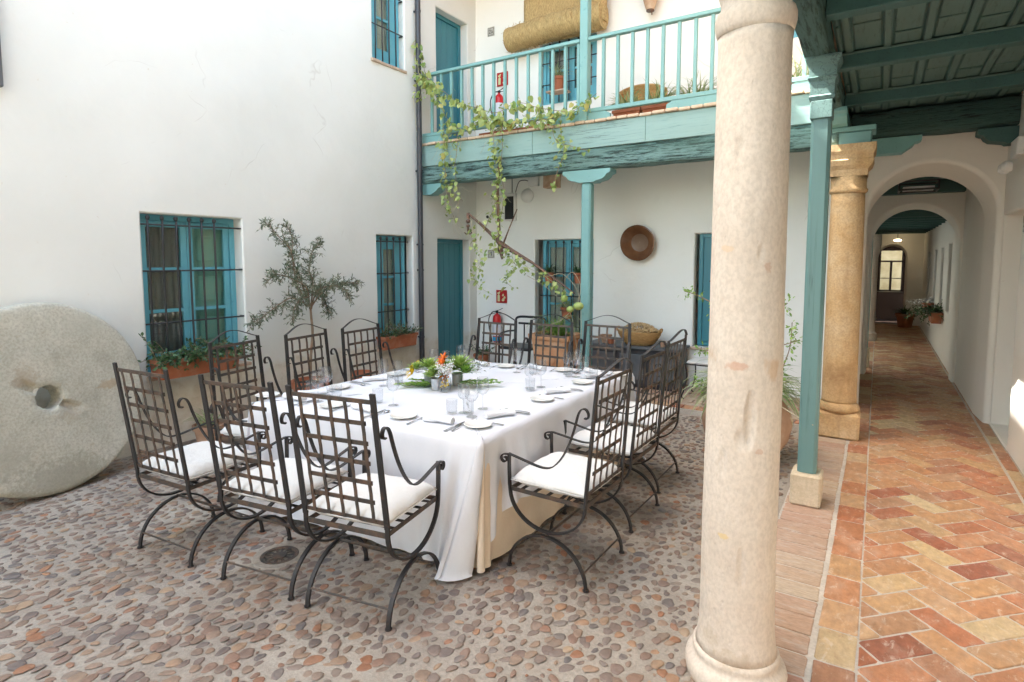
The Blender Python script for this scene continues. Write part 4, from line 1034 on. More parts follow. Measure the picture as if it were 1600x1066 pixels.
MB().bevbox(-.22, .20, -.15, .17, 2.861, 2.905, .006).build('timber_cap', M['teal'], f2, local=True)
zapata(MB(), -.10, .36, -.09, .09, 2.906, 3.02, axis='y', lo=.2).xf(Matrix.Translation((-.11, 0, 0))).build('bracket', M['teal_y'], f2, local=True)

# ================================================================ OBJECTS
# ---- wrought iron chair (local: faces +y, centred between its feet)
def chair_side():
    x = .235
    low = arc(0, 0, .225, 0, math.pi, 22, rx=.235)                       # (y, z) front foot over to the rear foot
    up = [(.235, .625), (.235, .55), (.232, .46)] + [(.228 * math.cos(a), .43 - .191 * math.sin(a)) for a in np.linspace(.05, math.pi - .05, 22)] + [(-.229, .46)]
    rear = [(-.229, .46), (-.242, .62), (-.256, .80), (-.270, .97), (-.282, 1.105)]
    return x, low, up, rear
def build_chair(label, hoop=True, group='wrought iron chairs round the laid table'):
    t = thing('iron_chair', label, 'chair', (0, 0, 0), 0, group)
    W = .022; T = .011; x0, low, up, rear = chair_side(); I = M['iron']
    TPR, LEAN = (.018, .053) if hoop else (.002, .092)
    rear = [(-.229 - LEAN * (z - .46) / .65, z) for _, z in rear]
    for sx in (-1, 1):
        x = sx * .235
        MB().flat([(x, y, z) for y, z in low], (1, 0, 0), W, T).tube([(x, .235, 0), (x, .235, .006)], .017, 8).tube([(x, -.235, 0), (x, -.235, .006)], .017, 8).build('leg_arch', I, t, smooth=True, local=True)
        MB().flat([(x, y, z + .012) for y, z in up], (1, 0, 0), W, T).build('side_hoop', I, t, smooth=True, local=True)
        tap = [(x - sx * TPR * max(0, (z - .46) / .65), y, z + .012) for y, z in rear]
        MB().flat(tap, (1, 0, 0), .026, .012).build('back_stile', I, t, smooth=True, local=True)
        # arm: scroll in front, level run, dip and a sweep up to a curl on the stile
        sc_f = [(.262 + .026 * math.cos(a) * f, .603 + .026 * math.sin(a) * f) for a, f in [(-math.pi * 1.6 + math.pi * 2.1 * k / 16, .35 + .65 * k / 16) for k in range(17)]]
        body = [(.225, .634), (.15, .622), (.06, .607), (.0, .605), (-.05, .622), (-.10, .68), (-.14, .76), (-.17, .85), (-.187, .915), (-.205, .945), (-.228, .948), (-.243, .925), (-.238, .902), (-.222, .903)]
        if not hoop: body = [(a - .022 * max(0, (b_ - .65) / .3), b_) for a, b_ in body]
        body = [(v[0], v[1]) for v in [(p.x, p.y) for p in smooth_path([(a, b_, 0) for a, b_ in body], 3)]]
        arm = sc_f + body
        def off(y): return x + sx * (.004 + .012 * max(0, 1 - abs(y + .02) / .25))
        MB().flat([(off(y), y, z) for y, z in arm], (1, 0, 0), .020, .006).build('armrest', I, t, smooth=True, local=True)
    q = lambda z: (-.229 - LEAN * (z - .46) / .65); wx = 1.0 if hoop else 1.07                         # y of the back at height z
    for k, z in enumerate((1.078, .975, .880, .785, .690, .595, .500)):
        hw = (.216 if k == 0 else .222 if k == 6 else .168) * (wx if k else (1.0 if hoop else 1.075))
        MB().flat([(-hw, q(z) + .004, z), (hw, q(z) + .004, z)], (0, -.08, 1), .020, .005).build('back_rail', M['iron_r'], t, local=True)
    for k in range(5):
        xx = (-2 + k) * .079 * wx
        MB().flat([(xx, q(z) - .003 + .0012 * ((j % 2) * 2 - 1), z) for j, z in enumerate(np.linspace(.498, 1.075, 13))], (1, 0, 0), .017, .004).build('back_slat', M['iron_r'], t, local=True)
    if hoop:
        MB().flat([(-.217 + .434 * u, q(1.11) - .004 - .03 * math.sin(math.pi * u), 1.115 + .062 * math.sin(math.pi * u) ** 1.3) for u in np.linspace(0, 1, 19)], (0, 1, 0), .018, .005).build('top_hoop', I, t, smooth=True, local=True)
    # seat frame and slats
    z = .438
    fr = MB(); fr.flat([(-.235, .228, z), (.235, .228, z)], (0, 0, 1), .022, .008); fr.flat([(-.235, -.225, z), (.235, -.225, z)], (0, 0, 1), .024, .008)
    for sx in (-1, 1): fr.flat([(sx * .226, .224, z), (sx * .226, -.221, z)], (0, 0, 1), .022, .007)
    fr.build('seat_frame', M['iron_r'], t, local=True)
    for k in range(5):
        yy = -.16 + .08 * k; MB().flat([(-.222, yy, z + .008), (.222, yy, z + .008)], (0, 1, 0), .020, .004).build('seat_slat', I, t, local=True)
    for y, zz, r__ in ((.218, .085, .005), (-.218, .085, .005), (0, .232, .008)):
        MB().tube([(-.235, y, zz), (.235, y, zz)], r__, 6).build('stretcher', M['iron_r'], t, local=True)
    return t
def cushion_mesh(seed):
    n = 16; vs = []; fs = []; w_, d_ = .229, .224
    def prof(u): return max(0., 1 - abs(u) ** 7) ** .5
    for side in (1, -1):
        for i in range(n + 1):
            for j in range(n + 1):
                u, v = -1 + 2 * i / n, -1 + 2 * j / n
                e = prof(u) * prof(v); puff = .043 * e + (.014 * (1 - u * u) * (1 - v * v)) * (1 if side > 0 else 0)
                k = 1 + .02 * nz(u * 2 + seed, v * 2, side, 1.5)
                z = .498 + side * (puff + .002) + .009 * nz(u * 2.5 + seed, v * 2.5, 1, 1) * e + .004 * nz(u * 7 + seed, v * 5, 2, 1) * e
                vs.append((u * w_ * k, v * d_ * k - .004, max(z, .453)))
    m = (n + 1) ** 2
    for i in range(n):
        for j in range(n):
            a = i * (n + 1) + j
            fs.append((a, a + n + 1, a + n + 2, a + 1)); fs.append((m + a, m + a + 1, m + a + n + 2, m + a + n + 1))
    edge = [(i, 0) for i in range(n)] + [(n, j) for j in range(n)] + [(i, n) for i in range(n, 0, -1)] + [(0, j) for j in range(n, 0, -1)]
    for k in range(len(edge)):
        a = edge[k]; b_ = edge[(k + 1) % len(edge)]; A = a[0] * (n + 1) + a[1]; B = b_[0] * (n + 1) + b_[1]; fs.append((A, m + A, m + B, B))
    mb = MB(); mb.add(vs, fs)
    # piped seam round the middle
    ring = []
    for k in range(len(edge)):
        p = vs[edge[k][0] * (n + 1) + edge[k][1]]; ring.append((p[0] * 1.006, p[1] * 1.006, .490 + .003 * nz(k * .3, seed, 0)))
    ring.append(ring[0]); mb.tube(ring, .003, 5, cap=False); return mb
cush = [cushion_mesh(s * 7.3).mesh('cushion', M['cushion'], smooth='all') for s in range(4)]
ch_h = build_chair('x', True); link_copy(cush[0], 'cushion', ch_h)
ch_n = build_chair('x', False); link_copy(cush[1], 'cushion', ch_n)
used = {'h': False, 'n': False}
def place_chair(kind, cx, cy, rz, label, k):
    """cx, cy = centre between the feet, rz = turn of the +y facing chair"""
    src = ch_h if kind == 'h' else ch_n
    if not used[kind]:
        used[kind] = True; o = src; o.location = (cx, cy, .004); o.rotation_euler = (0, 0, rz); o['label'] = label; return o
    o = dup(src, (cx, cy, .004), rz, label)
    for c_ in o.children:
        if c_.name.startswith('cushion'): c_.data = cush[k % 4]
    return o
CH = [
    ('n', -2.100, 2.012, R(10), 'iron chair without a hoop, rightmost of the three nearest chairs at the table corner'),
    ('n', -2.680, 1.930, R(9), 'iron chair without a hoop, middle one of the three nearest chairs, over the drain'),
    ('n', -3.392, 1.843, R(5), 'iron chair without a hoop, leftmost of the three nearest, beside the millstone'),
    ('h', -1.425, 2.825, R(89), 'hooped iron chair nearest on the right side of the table, its cushion fully visible'),
    ('h', -1.460, 3.565, R(88.5), 'hooped iron chair in the middle of the right side of the table'),
    ('h', -1.515, 4.240, R(90), 'hooped iron chair farthest along the right side of the table, next to the chest'),
    ('h', -3.660, 2.490, R(-78), 'hooped iron chair in front of the wide barred window and its plant trough'),
    ('h', -3.570, 3.030, R(-81), 'hooped iron chair in front of the olive tree trunk'),
    ('h', -3.500, 3.520, R(-86), 'hooped iron chair between the olive tree and the narrow barred window'),
    ('h', -3.100, 4.320, R(178), 'hooped iron chair on the far side, in front of the fire extinguisher'),
    ('h', -2.570, 4.450, R(179), 'hooped iron chair on the far side, in front of the square clay planter'),
    ('h', -2.090, 4.650, R(179.5), 'hooped iron chair on the far side, in front of the black chest and basket'),
]
for k, (kd, cx, cyy, rz, lab) in enumerate(CH): place_chair(kd, cx, cyy, rz, lab, k)

# ---- table under its two cloths
TOP = .742
NL, NR, FR, FL = (-3.50, 2.27), (-1.735, 2.43), (-1.725, 4.60), (-3.45, 4.28)
tb = thing('table', 'large rectangular banquet table hidden under white and cream cloths', 'table', (-2.6, 3.4, 0))
def inset(poly, d):
    c = Vector((sum(p[0] for p in poly) / 4, sum(p[1] for p in poly) / 4)); return [tuple(Vector(p) + (c - Vector(p)).normalized() * d) for p in poly]
tp = inset([NL, NR, FR, FL], .03)
MB().poly_slab(tp, TOP - .03, TOP - .006).build('tabletop', M['chest_g'], tb)
for p in inset(tp, .15): MB().tube([(p[0], p[1], 0), (p[0], p[1], TOP - .031)], .022, 8).build('leg', M['iron'], tb)
def cloth(poly, top_z, drops, corner_drop, seed, fold, rc=.035, floor=.018, out=.02, nrow=22, seg=.018, cornerout=.12, cw=.30, skew=None):
    """cloth over a convex table: a flat top, rounded over the edge, hanging in folds; drops per edge"""
    n = len(poly); per = []
    for i in range(n):
        a, b_ = Vector(poly[i]), Vector(poly[(i + 1) % n]); prv = Vector(poly[i - 1]); e = (b_ - a); L = e.length; e.normalize(); nrm = Vector((e.y, -e.x))
        pe = (a - prv).normalized(); pn = Vector((pe.y, -pe.x))
        # rounded corner at a
        for k in range(7):
            t = k / 7; nn = (pn * (1 - t) + nrm * t).normalized(); d0 = drops[i - 1] * (1 - t) + drops[i] * t
            per.append((a - (pn + nrm) * rc * .7 + nn * rc, nn, d0, 0.0, i if t >= .5 else i - 1, 0.0 if False else 0))
        m = int((L - .0) / seg)
        for k in range(1, m):
            s = L * k / m; dc = min(s, L - s)
            per.append((a + e * s, nrm, drops[i], dc, i, s))
    N = len(per); rings = []; S = 0; arcl = []
    for i in range(N): arcl.append(S); S += (per[(i + 1) % N][0] - per[i][0]).length + (.02 if per[i][3] == 0 else 0)
    for r_ in range(nrow + 1):
        t = r_ / nrow; ring = []
        for i, (p, nn, dr_, dc, ei, s) in enumerate(per):
            near = math.exp(-(dc / cw) ** 2)
            cwe = cw * (.62 if (skew and ei == 1) else 1.0); dN = (p - Vector(skew[0])).length if skew else 9
            D = dr_ + (corner_drop - dr_) * max(0, 1 - dc / (cwe * 1.25)) ** 1.15
            D += .012 * nz(arcl[i] * 2, seed, 3)
            zz = top_z - D * t - (0 if t else 0)
            if r_ == 0: ring.append((p.x - nn.x * .012, p.y - nn.y * .012, top_z)); continue
            u = arcl[i]
            f = fold * (t ** 1.1) * (.55 * math.sin(u * 21 + 3 * nz(u * .9, seed, 0) + seed) + .45 * math.sin(u * 11.3 + seed * 2)) * (.35 + .65 * (nz(u * 1.1, seed, 7) * .5 + .5))
            cf = cornerout * t ** 1.15 * math.exp(-(dc / (cw * .42)) ** 2)
            cf += near * .042 * t ** 1.2 * math.sin(dc * 46 + 1.0 + seed + 2 * ei) * min(1, dc * 12)
            o = out * t + f + cf + .004 * nz(u * 9, t * 6, seed)
            drop_r = min(1, t * D / .03); rr = .012 * (1 - drop_r)
            z_ = max(zz, floor + .004 * nz(u * 8, seed, 1))
            if zz < floor: o += (floor - zz) * .6
            sk = t ** 1.2 * math.exp(-(dN / .17) ** 2) if skew else 0
            ring.append((p.x + nn.x * (o - rr) + sk * (skew[1] if skew else 0), p.y + nn.y * (o - rr) + sk * (skew[2] if skew else 0), z_))
        rings.append(ring)
    mb = MB(); vs = [v for R_ in rings for v in R_]; fs = []
    for r_ in range(nrow):
        for i in range(N): j = (i + 1) % N; fs.append((r_ * N + i, (r_ + 1) * N + i, (r_ + 1) * N + j, r_ * N + j))
    mb.add(vs, fs)
    # top surface: a grid inside, fanned to the ring
    c = Vector((sum(p[0] for p in poly) / n, sum(p[1] for p in poly) / n)); prev = list(range(N)); vs2 = []; fs2 = []; off = len(mb.v)
    steps = 14
    for k in range(1, steps):
        sc2 = 1 - k / steps
        for i in range(N):
            q = rings[0][i]; x = c.x + (q[0] - c.x) * sc2; y = c.y + (q[1] - c.y) * sc2
            vs2.append((x, y, top_z + .0022 * nz(x * 1.6, y * 1.6, seed) + .0016 * math.exp(-abs(((x * .99 + y * .05) % .62) - .31) * 70)))
    ctr = len(vs2); vs2.append((c.x, c.y, top_z))
    mb.v += vs2
    for k in range(steps - 1):
        for i in range(N):
            j = (i + 1) % N
            A = (i if k == 0 else off + (k - 1) * N + i); B = (j if k == 0 else off + (k - 1) * N + j)
            fs2.append((A, B, off + k * N + j, off + k * N + i))
    for i in range(N): fs2.append((off + (steps - 2) * N + i, off + (steps - 2) * N + (i + 1) % N, off + ctr))
    mb.f += fs2; mb.m += [0] * len(fs2); return mb
under = cloth([(p[0], p[1]) for p in inset([NL, NR, FR, FL], -.004)], TOP - .003, (.715, .715, .715, .715), .72, 2.0, .016, out=.0, cornerout=.0, cw=.1, seg=.014)
tag(under.build('underskirt_cloth', M['cream'], smooth='all', origin=(-2.6, 3.4, 0)), 'cream underskirt cloth showing below the white cloth on the table', 'tablecloth')
over = cloth([(p[0], p[1]) for p in inset([NL, NR, FR, FL], -.016)], TOP + .002, (.69, .42, .45, .5), .742, 5.0, .022, out=.05, cornerout=.05, cw=.34, seg=.014, skew=(NR, -.15, -.05))
tag(over.build('white_tablecloth', M['cloth'], smooth='all', origin=(-2.6, 3.4, 0)), 'white tablecloth draped over the big table, its corner touching the pebbles', 'tablecloth')
TZ = TOP + .0045

# ---- place settings
def wine_glass_mb(h=.20, r=.040, flare=1):
    P = [(.034, 0), (.034, .002), (.020, .004), (.006, .008), (.0038, .014), (.0036, h * .42), (.008, h * .45), (.026, h * .50), (r, h * .62), (r * 1.02, h * .72), (r * .92, h * .88), (r * .84, h)]
    PI = [(r * .82, h), (r * .90, h * .88), (r * .99, h * .72), (r * .96, h * .62), (.023, h * .505), (.004, h * .465)]
    m = MB(); m.lathe(P + PI, 20, cap=False); m.lathe([(.034, .0), (.001, .0)], 20, cap=False); return m
def tumbler_mb():
    m = MB(); m.lathe([(.001, .0), (.030, .0), (.033, .003), (.036, .09), (.034, .09), (.031, .012), (.001, .010)], 20, cap=False); return m
def plate_mb(): return MB().lathe([(.001, .001), (.042, .001), (.045, .004), (.078, .013), (.082, .016), (.080, .0175), (.052, .009), (.044, .006), (.001, .0055)], 32, cap=False)
def napkin_mb():
    m = MB(); n = 14; vs = []; fs = []; k = 12
    for i in range(n + 1):
        u = -1 + 2 * i / n; rr = .024 * (1 - .18 * (1 - abs(u)) ** 2) * (1 + .06 * nz(u * 4, 3, 3))
        for j in range(k):
            a = 2 * math.pi * j / k; e = 1 + .10 * math.sin(3 * a + u * 3); vs.append((math.cos(a) * rr * 1.15 * e, u * .095, .020 + math.sin(a) * rr * .8 * e))
    for i in range(n):
        for j in range(k): a = i * k + j; b_ = i * k + (j + 1) % k; fs.append((a, b_, b_ + k, a + k))
    fs += [tuple(range(k - 1, -1, -1)), tuple(range(n * k, n * k + k))]
    m.add(vs, fs); return m
def fork_mb():
    m = MB(); m.flat([(0, y, z) for y, z in ((-.095, .003), (-.05, .005), (.0, .004), (.04, .004), (.055, .003))], (1, 0, 0), [.012, .010, .005, .007, .018], .002)
    for x in (-.0075, -.0025, .0025, .0075): m.flat([(x, .055, .003), (x * 1.1, .075, .004), (x * 1.1, .097, .009)], (1, 0, 0), .0028, .0015)
    return m
def knife_mb():
    m = MB(); m.flat([(0, -.11, .004), (0, -.03, .004), (0, -.0, .003)], (1, 0, 0), [.013, .010, .008], .004); m.flat([(.001, .0, .003), (.002, .05, .003), (0, .11, .003)], (1, 0, 0), [.010, .017, .004], .0015); return m
def spoon_mb():
    m = MB(); m.flat([(0, y, z) for y, z in ((-.085, .003), (-.04, .005), (.03, .004), (.05, .003))], (1, 0, 0), [.011, .009, .005, .006], .002)
    m.ball((0, .07, .006), .02, 10, (.75, 1.15, .22)); return m
me_plate = plate_mb().mesh('side_plate', M['ceramic'], smooth=True); me_nap = napkin_mb().mesh('rolled_napkin', M['napkin'], smooth=True)
me_fork = fork_mb().mesh('fork', M['steel'], smooth=True); me_knife = knife_mb().mesh('knife', M['steel'], smooth=True); me_spoon = spoon_mb().mesh('spoon', M['steel'], smooth=True)
me_wine = [wine_glass_mb(.205, .041).mesh('wine_glass', M['glass'], smooth=True), wine_glass_mb(.185, .037).mesh('wine_glass', M['glass'], smooth=True)]
me_tumb = tumbler_mb().mesh('water_tumbler', M['glass'], smooth=True)
SEATS = [  # edge point, inward angle (world), text of the seat
    ((-2.12, 2.395), R(90 + 5), 'at the seat of the rightmost near chair'), ((-2.70, 2.345), R(90 + 5), 'at the seat of the middle near chair'),
    ((-3.30, 2.29), R(90 + 5), 'at the seat of the leftmost near chair'),
    ((-1.735, 2.86), R(180), 'at the nearest seat on the right side'), ((-1.73, 3.60), R(180), 'at the middle seat on the right side'), ((-1.728, 4.22), R(180), 'at the farthest seat on the right side'),
    ((-3.495, 2.62), R(0), 'at the seat before the wide window'), ((-3.475, 3.20), R(0), 'at the seat before the olive tree'), ((-3.46, 3.78), R(0), 'at the seat before the narrow window'),
    ((-3.02, 4.35), R(-80), 'at the far seat before the fire extinguisher'), ((-2.50, 4.45), R(-80), 'at the far seat before the clay planter'), ((-2.0, 4.55), R(-80), 'at the far seat before the basket'),
]
def put(me, name, seat, u, v, rot, lab, cat, grp, z=TZ):
    (ex, ey), ang, _ = seat; ix, iy = math.cos(ang), math.sin(ang); rx, ry = iy, -ix       # inward and the diner's right
    o = link_copy(me, name, None, (ex + ix * v + rx * u, ey + iy * v + ry * u, z), (0, 0, ang - math.pi / 2 + rot))
    return tag(o, lab, cat, grp)
for k, s in enumerate(SEATS):
    tx = s[2]; j = lambda a: rnd.uniform(-a, a)
    put(me_plate, 'side_plate', s, -.24 + j(.012), .155 + j(.01), 0, 'small cream side plate ' + tx, 'plate', 'side plates on the table')
    put(me_nap, 'rolled_napkin', s, .0 + j(.01), .17, j(.15) + R(88 if k in (0, 1, 2) else 60), 'white rolled napkin ' + tx, 'napkin', 'rolled napkins on the table')
    put(me_fork, 'fork', s, -.145 + j(.008), .14, j(.06), 'steel fork beside the napkin ' + tx, 'fork', 'forks on the table')
    put(me_knife, 'knife', s, .125 + j(.006), .14, j(.06), 'steel knife beside the napkin ' + tx, 'knife', 'knives on the table')
    put(me_spoon, 'spoon', s, .16 + j(.006), .14, j(.06), 'steel spoon beside the knife ' + tx, 'spoon', 'spoons on the table')
    put(me_wine[0], 'wine_glass', s, .10 + j(.01), .36, 0, 'tall clear wine glass ' + tx, 'wine glass', 'tall wine glasses on the table')
    if k in (0, 2, 4, 7, 9, 11, 5, 8): put(me_wine[1], 'wine_glass', s, .02 + j(.01), .42, 0, 'shorter clear wine glass ' + tx, 'wine glass', 'shorter wine glasses on the table')
    put(me_tumb, 'water_tumbler', s, -.05 + j(.01), .37, 0, 'clear water tumbler ' + tx, 'tumbler', 'water tumblers on the table')

# ---- foliage helpers
def leaf_verts(L, W, kind='oval', curl=.15):
    if kind == 'oval': o = [(0, 0), (.5, .22), (.85, .5), (.55, .8), (0, 1), (-.55, .8), (-.85, .5), (-.5, .22)]
    elif kind == 'lance': o = [(0, 0), (.7, .3), (.8, .55), (0, 1), (-.8, .55), (-.7, .3)]
    elif kind == 'heart': o = [(0, .06), (.45, -.04), (.95, .18), (.95, .5), (.5, .82), (0, 1.05), (-.5, .82), (-.95, .5), (-.95, .18), (-.45, -.04)]
    elif kind == 'lobe': o = [(0, 0), (.8, .05), (.6, .3), (1.0, .5), (.5, .65), (.35, 1), (0, .8), (-.35, 1), (-.5, .65), (-1, .5), (-.6, .3), (-.8, .05)]
    vs = [(x * W / 2, y * L, -curl * L * (y - .3) ** 2 + abs(x) * W * .12) for x, y in o]
    c = (0, L * .5, -curl * L * .04); return vs + [c], [(i, (i + 1) % len(o), len(o)) for i in range(len(o))]
def add_leaf(mb, p, d, L, W, kind, roll=None, up=(0, 0, 1)):
    d = Vector(d).normalized(); x = d.cross(Vector(up)); x = x.normalized() if x.length > 1e-4 else Vector((1, 0, 0)); z = x.cross(d)
    a = rnd.uniform(-1.0, 1.0) if roll is None else roll; x2 = x * math.cos(a) + z * math.sin(a); z2 = x2.cross(d); vs, fs = leaf_verts(L, W, kind)
    mb.add([Vector(p) + x2 * v[0] + d * v[1] + z2 * v[2] for v in vs], fs)
def rv(a=1): return Vector((rnd.gauss(0, a), rnd.gauss(0, a), rnd.gauss(0, a)))
def blade(mb, p, d, L, W, droop, n=6):
    """an arching strap leaf"""
    p = Vector(p); d = Vector(d).normalized(); s = d.cross(Vector((0, 0, 1))); s = s.normalized() if s.length > 1e-3 else Vector((1, 0, 0)); vs = []; fs = []
    for i in range(n + 1):
        t = i / n; w_ = W * (1 - t ** 2.2) * (.6 + .4 * min(1, t * 4)); vs += [p + s * w_ / 2, p + Vector((0, 0, -w_ * .25)), p - s * w_ / 2]
        p = p + d * L / n; d = (d + Vector((0, 0, -droop / n * (1 + t)))).normalized()
    for i in range(n): a = i * 3; fs += [(a, a + 3, a + 4, a + 1), (a + 1, a + 4, a + 5, a + 2)]
    mb.add(vs, fs)
def spider(parent, c, n, L, W=.016, mat='leaf_spider', spread=(1, 1), up=.9, droop=1.4, name='foliage'):
    mb = MB()
    for _ in range(n):
        a = rnd.uniform(0, 2 * math.pi); e = rnd.uniform(.25, 1)
        q = (c[0] + rnd.uniform(-1, 1) * .35 * spread[0] * L * .5, c[1] + rnd.uniform(-1, 1) * .35 * spread[1] * L * .5, c[2])
        blade(mb, q, (math.cos(a) * e * spread[0], math.sin(a) * e * spread[1], up * rnd.uniform(.5, 1.2)), L * rnd.uniform(.6, 1.1), W * rnd.uniform(.7, 1.1), droop * rnd.uniform(.6, 1.2))
    return tag(mb.build(name, M[mat], parent, smooth=True), kind='stuff')
def trough(parent, x0, x1, y0, y1, z0, z1, mat='terra', tp_=.02):
    mb = MB(); a = tp_; t = .014
    out = lambda i, z, e: [(x0 + i + e, y0 + i + e, z), (x1 - i - e, y0 + i + e, z), (x1 - i - e, y1 - i - e, z), (x0 + i + e, y1 - i - e, z)]
    R_ = [out(a, z0, 0), out(.008, z1 - .035, 0), out(0, z1 - .033, -.004), out(0, z1, -.004), out(0, z1, t), out(.01, z1 - .03, t)]
    vs = [v for r_ in R_ for v in r_]; fs = [(3, 2, 1, 0)]
    for k in range(5):
        for i in range(4): fs.append((k * 4 + i, k * 4 + (i + 1) % 4, k * 4 + 4 + (i + 1) % 4, k * 4 + 4 + i))
    mb.add(vs, fs); o = mb.build('trough', M[mat], parent)
    MB().box(x0 + .018, x1 - .018, y0 + .018, y1 - .018, z1 - .04, z1 - .025).build('soil', M['soil'], parent); return o
def pot(parent, c, r, h, mat='terra', rim=True, taper=.72, local=False):
    P = [(r * taper, 0), (r * .93, h * .8)] + ([(r * 1.05, h * .81), (r * 1.07, h)] if rim else [(r, h)]) + [(r * .92, h), (r * .88, h * .85), (.001, h * .84)]
    o = MB().lathe([(.001, 0)] + P, 24, c, cap=False).build('pot', M[mat], parent, smooth=True)
    return o
# ---- geranium / cactus troughs on the left sills
def sprawl(parent, box, n, L, kind, mat, leafL, step=.03, droop=.5, nleaf=2, upz=(.4, 1.1), fx=1.0):
    """sprawling stems with many small leaves out of a trough"""
    x0, x1, y0, y1, z = box; st = MB(); lf = MB()
    for _ in range(n):
        p = Vector((rnd.uniform(x0, x1), rnd.uniform(y0, y1), z)); a = rnd.uniform(0, 2 * math.pi)
        d = Vector((math.cos(a) * .8 + .35 * fx, math.sin(a), rnd.uniform(*upz))).normalized(); l = L * rnd.uniform(.5, 1.15); path = [p.copy()]
        k = max(3, int(l / step))
        for i in range(k):
            p = p + d * l / k; d = (d + Vector((0, 0, -droop / k)) + rv(.10)).normalized(); path.append(p.copy())
            for _q in range(nleaf): add_leaf(lf, p + rv(.004), d * .5 + rv(.6), leafL * rnd.uniform(.6, 1.15), leafL * rnd.uniform(.4, .7), kind)
        st.tube(path, .0028, 4, cap=False)
    tag(st.build('stems', M['stem'], parent), kind='stuff'); return tag(lf.build('foliage', M[mat], parent, smooth=True), kind='stuff')
f1 = thing('flower_trough', 'long terracotta trough of sprawling green succulents on the sill of the wide window', 'planter', (-5.25, 2.88, .655))
trough(f1, -5.355, -5.15, 2.50, 3.24, .657, .825)
sprawl(f1, (-5.33, -5.18, 2.50, 3.24, .80), 120, .25, 'oval', 'leaf_dark', .042, .02, 1.0, 2, (.3, 1.0))
f2_ = thing('flower_trough', 'terracotta trough of small green succulents on the sill of the narrow window beside the downpipe', 'planter', (-5.25, 5.6, .55))
trough(f2_, -5.36, -5.20, 5.22, 5.83, .552, .715)
sprawl(f2_, (-5.34, -5.22, 5.24, 5.80, .69), 60, .22, 'oval', 'leaf_dark', .032, .022, .3, 2, (.6, 1.3))
# ---- olive tree in a terracotta pot
ol = thing('olive_tree', 'small olive tree with grey green leaves in a clay pot against the left wall', 'tree', (-5.05, 3.98, 0))
pot(ol, (-5.05, 3.96, .02), .19, .40); MB().lathe([(.001, .36), (.165, .365)], 16, (-5.05, 3.96, .02), cap=False).build('soil', M['soil'], ol)
tr = MB(); lf = MB(); B0 = Vector((-5.05, 3.96, .36))
trunk = smooth_path([B0, (-5.06, 3.97, .62), (-5.04, 3.99, .9), (-5.05, 3.985, 1.12), (-5.05, 3.98, 1.22)], 4)
tr.tube(trunk, [.017 - .006 * i / (len(trunk) - 1) for i in range(len(trunk))], 7)
ends = [((-5.08, 3.84, 1.45), (-5.10, 3.80, 1.78), (-5.10, 3.66, 1.93), (-5.10, 3.53, 2.05)), ((-5.0, 4.1, 1.35), (-5.03, 4.32, 1.42), (-5.05, 4.55, 1.44), (-5.05, 4.62, 1.42)),
        ((-5.1, 3.80, 1.30), (-5.12, 3.62, 1.22), (-5.12, 3.45, 1.12), (-5.12, 3.34, 1.08)), ((-5.0, 3.9, 1.4), (-4.98, 3.72, 1.5), (-5.0, 3.56, 1.55), (-5.0, 3.47, 1.50)),
        ((-5.05, 4.02, 1.45), (-5.08, 4.0, 1.6), (-5.12, 4.08, 1.78), (-5.1, 4.16, 1.86)), ((-4.95, 3.98, 1.35), (-4.85, 4.05, 1.42), (-4.8, 4.18, 1.40), (-4.78, 4.28, 1.30)),
        ((-4.98, 3.88, 1.30), (-4.9, 3.75, 1.30), (-4.88, 3.66, 1.22), (-4.86, 3.62, 1.12)), ((-5.12, 4.1, 1.32), (-5.2, 4.22, 1.3), (-5.22, 4.32, 1.20), (-5.2, 4.36, 1.1)),
        ((-5.1, 3.9, 1.5), (-5.15, 3.86, 1.7), (-5.18, 3.88, 1.9), (-5.18, 3.84, 2.02))]
for e in ends:
    base = trunk[-1] + rv(.01); base.z = rnd.uniform(1.12, 1.22); P = smooth_path([base] + [Vector(q) for q in e], 5)
    tr.tube(P, [.0085 - .006 * i / (len(P) - 1) for i in range(len(P))], 5)
    for i in range(4, len(P)):
        for _ in range(4):
            d = ((P[i] - P[i - 1]).normalized() * .5 + rv(.55)); d.x *= .8; d = d.normalized(); p = P[i].copy(); l = rnd.uniform(.05, .15) * (1.15 - i / len(P) * .5); tw = [p.copy()]
            k = int(l / .02)
            for q in range(k):
                p = p + d * .02; d = (d + rv(.09)).normalized(); tw.append(p.copy())
                for sgn in (-1, 1):
                    if rnd.random() < .9: add_leaf(lf, p, d * .7 + rv(.6), rnd.uniform(.032, .055), rnd.uniform(.010, .017), 'lance')
            if len(tw) > 1: tr.tube(tw, .0018, 3, cap=False)
tr.build('trunk', M['stem'], ol, smooth=True); tag(lf.build('crown', M['leaf_olive'], ol), kind='stuff')
# second small clay pots along the left wall
for (x, y, r_, h_, lab, l2) in ((-4.92, 4.55, .11, .42, 'tall plain clay jar standing behind the middle left chairs', 0), (-5.08, 2.86, .13, .20, 'clay pot with a spider plant on the pebbles under the wide window', 1)):
    t = thing('clay_pot', lab, 'plant pot', (x, y, .004)); pot(t, (x, y, .006), r_, h_, 'terra_g' if l2 else 'terra')
    if l2: spider(t, (x, y, h_ + .0), 45, .26, .014)
lt = thing('leaning_planter', 'small plant with dark leaves at the foot of the lower plank door', 'plant', (-5.0, 7.1, .07)); pot(lt, (-5.02, 7.05, .07), .12, .2)
sprawl(lt, (-5.1, -4.95, 6.98, 7.12, .26), 26, .2, 'oval', 'leaf_dark', .04)

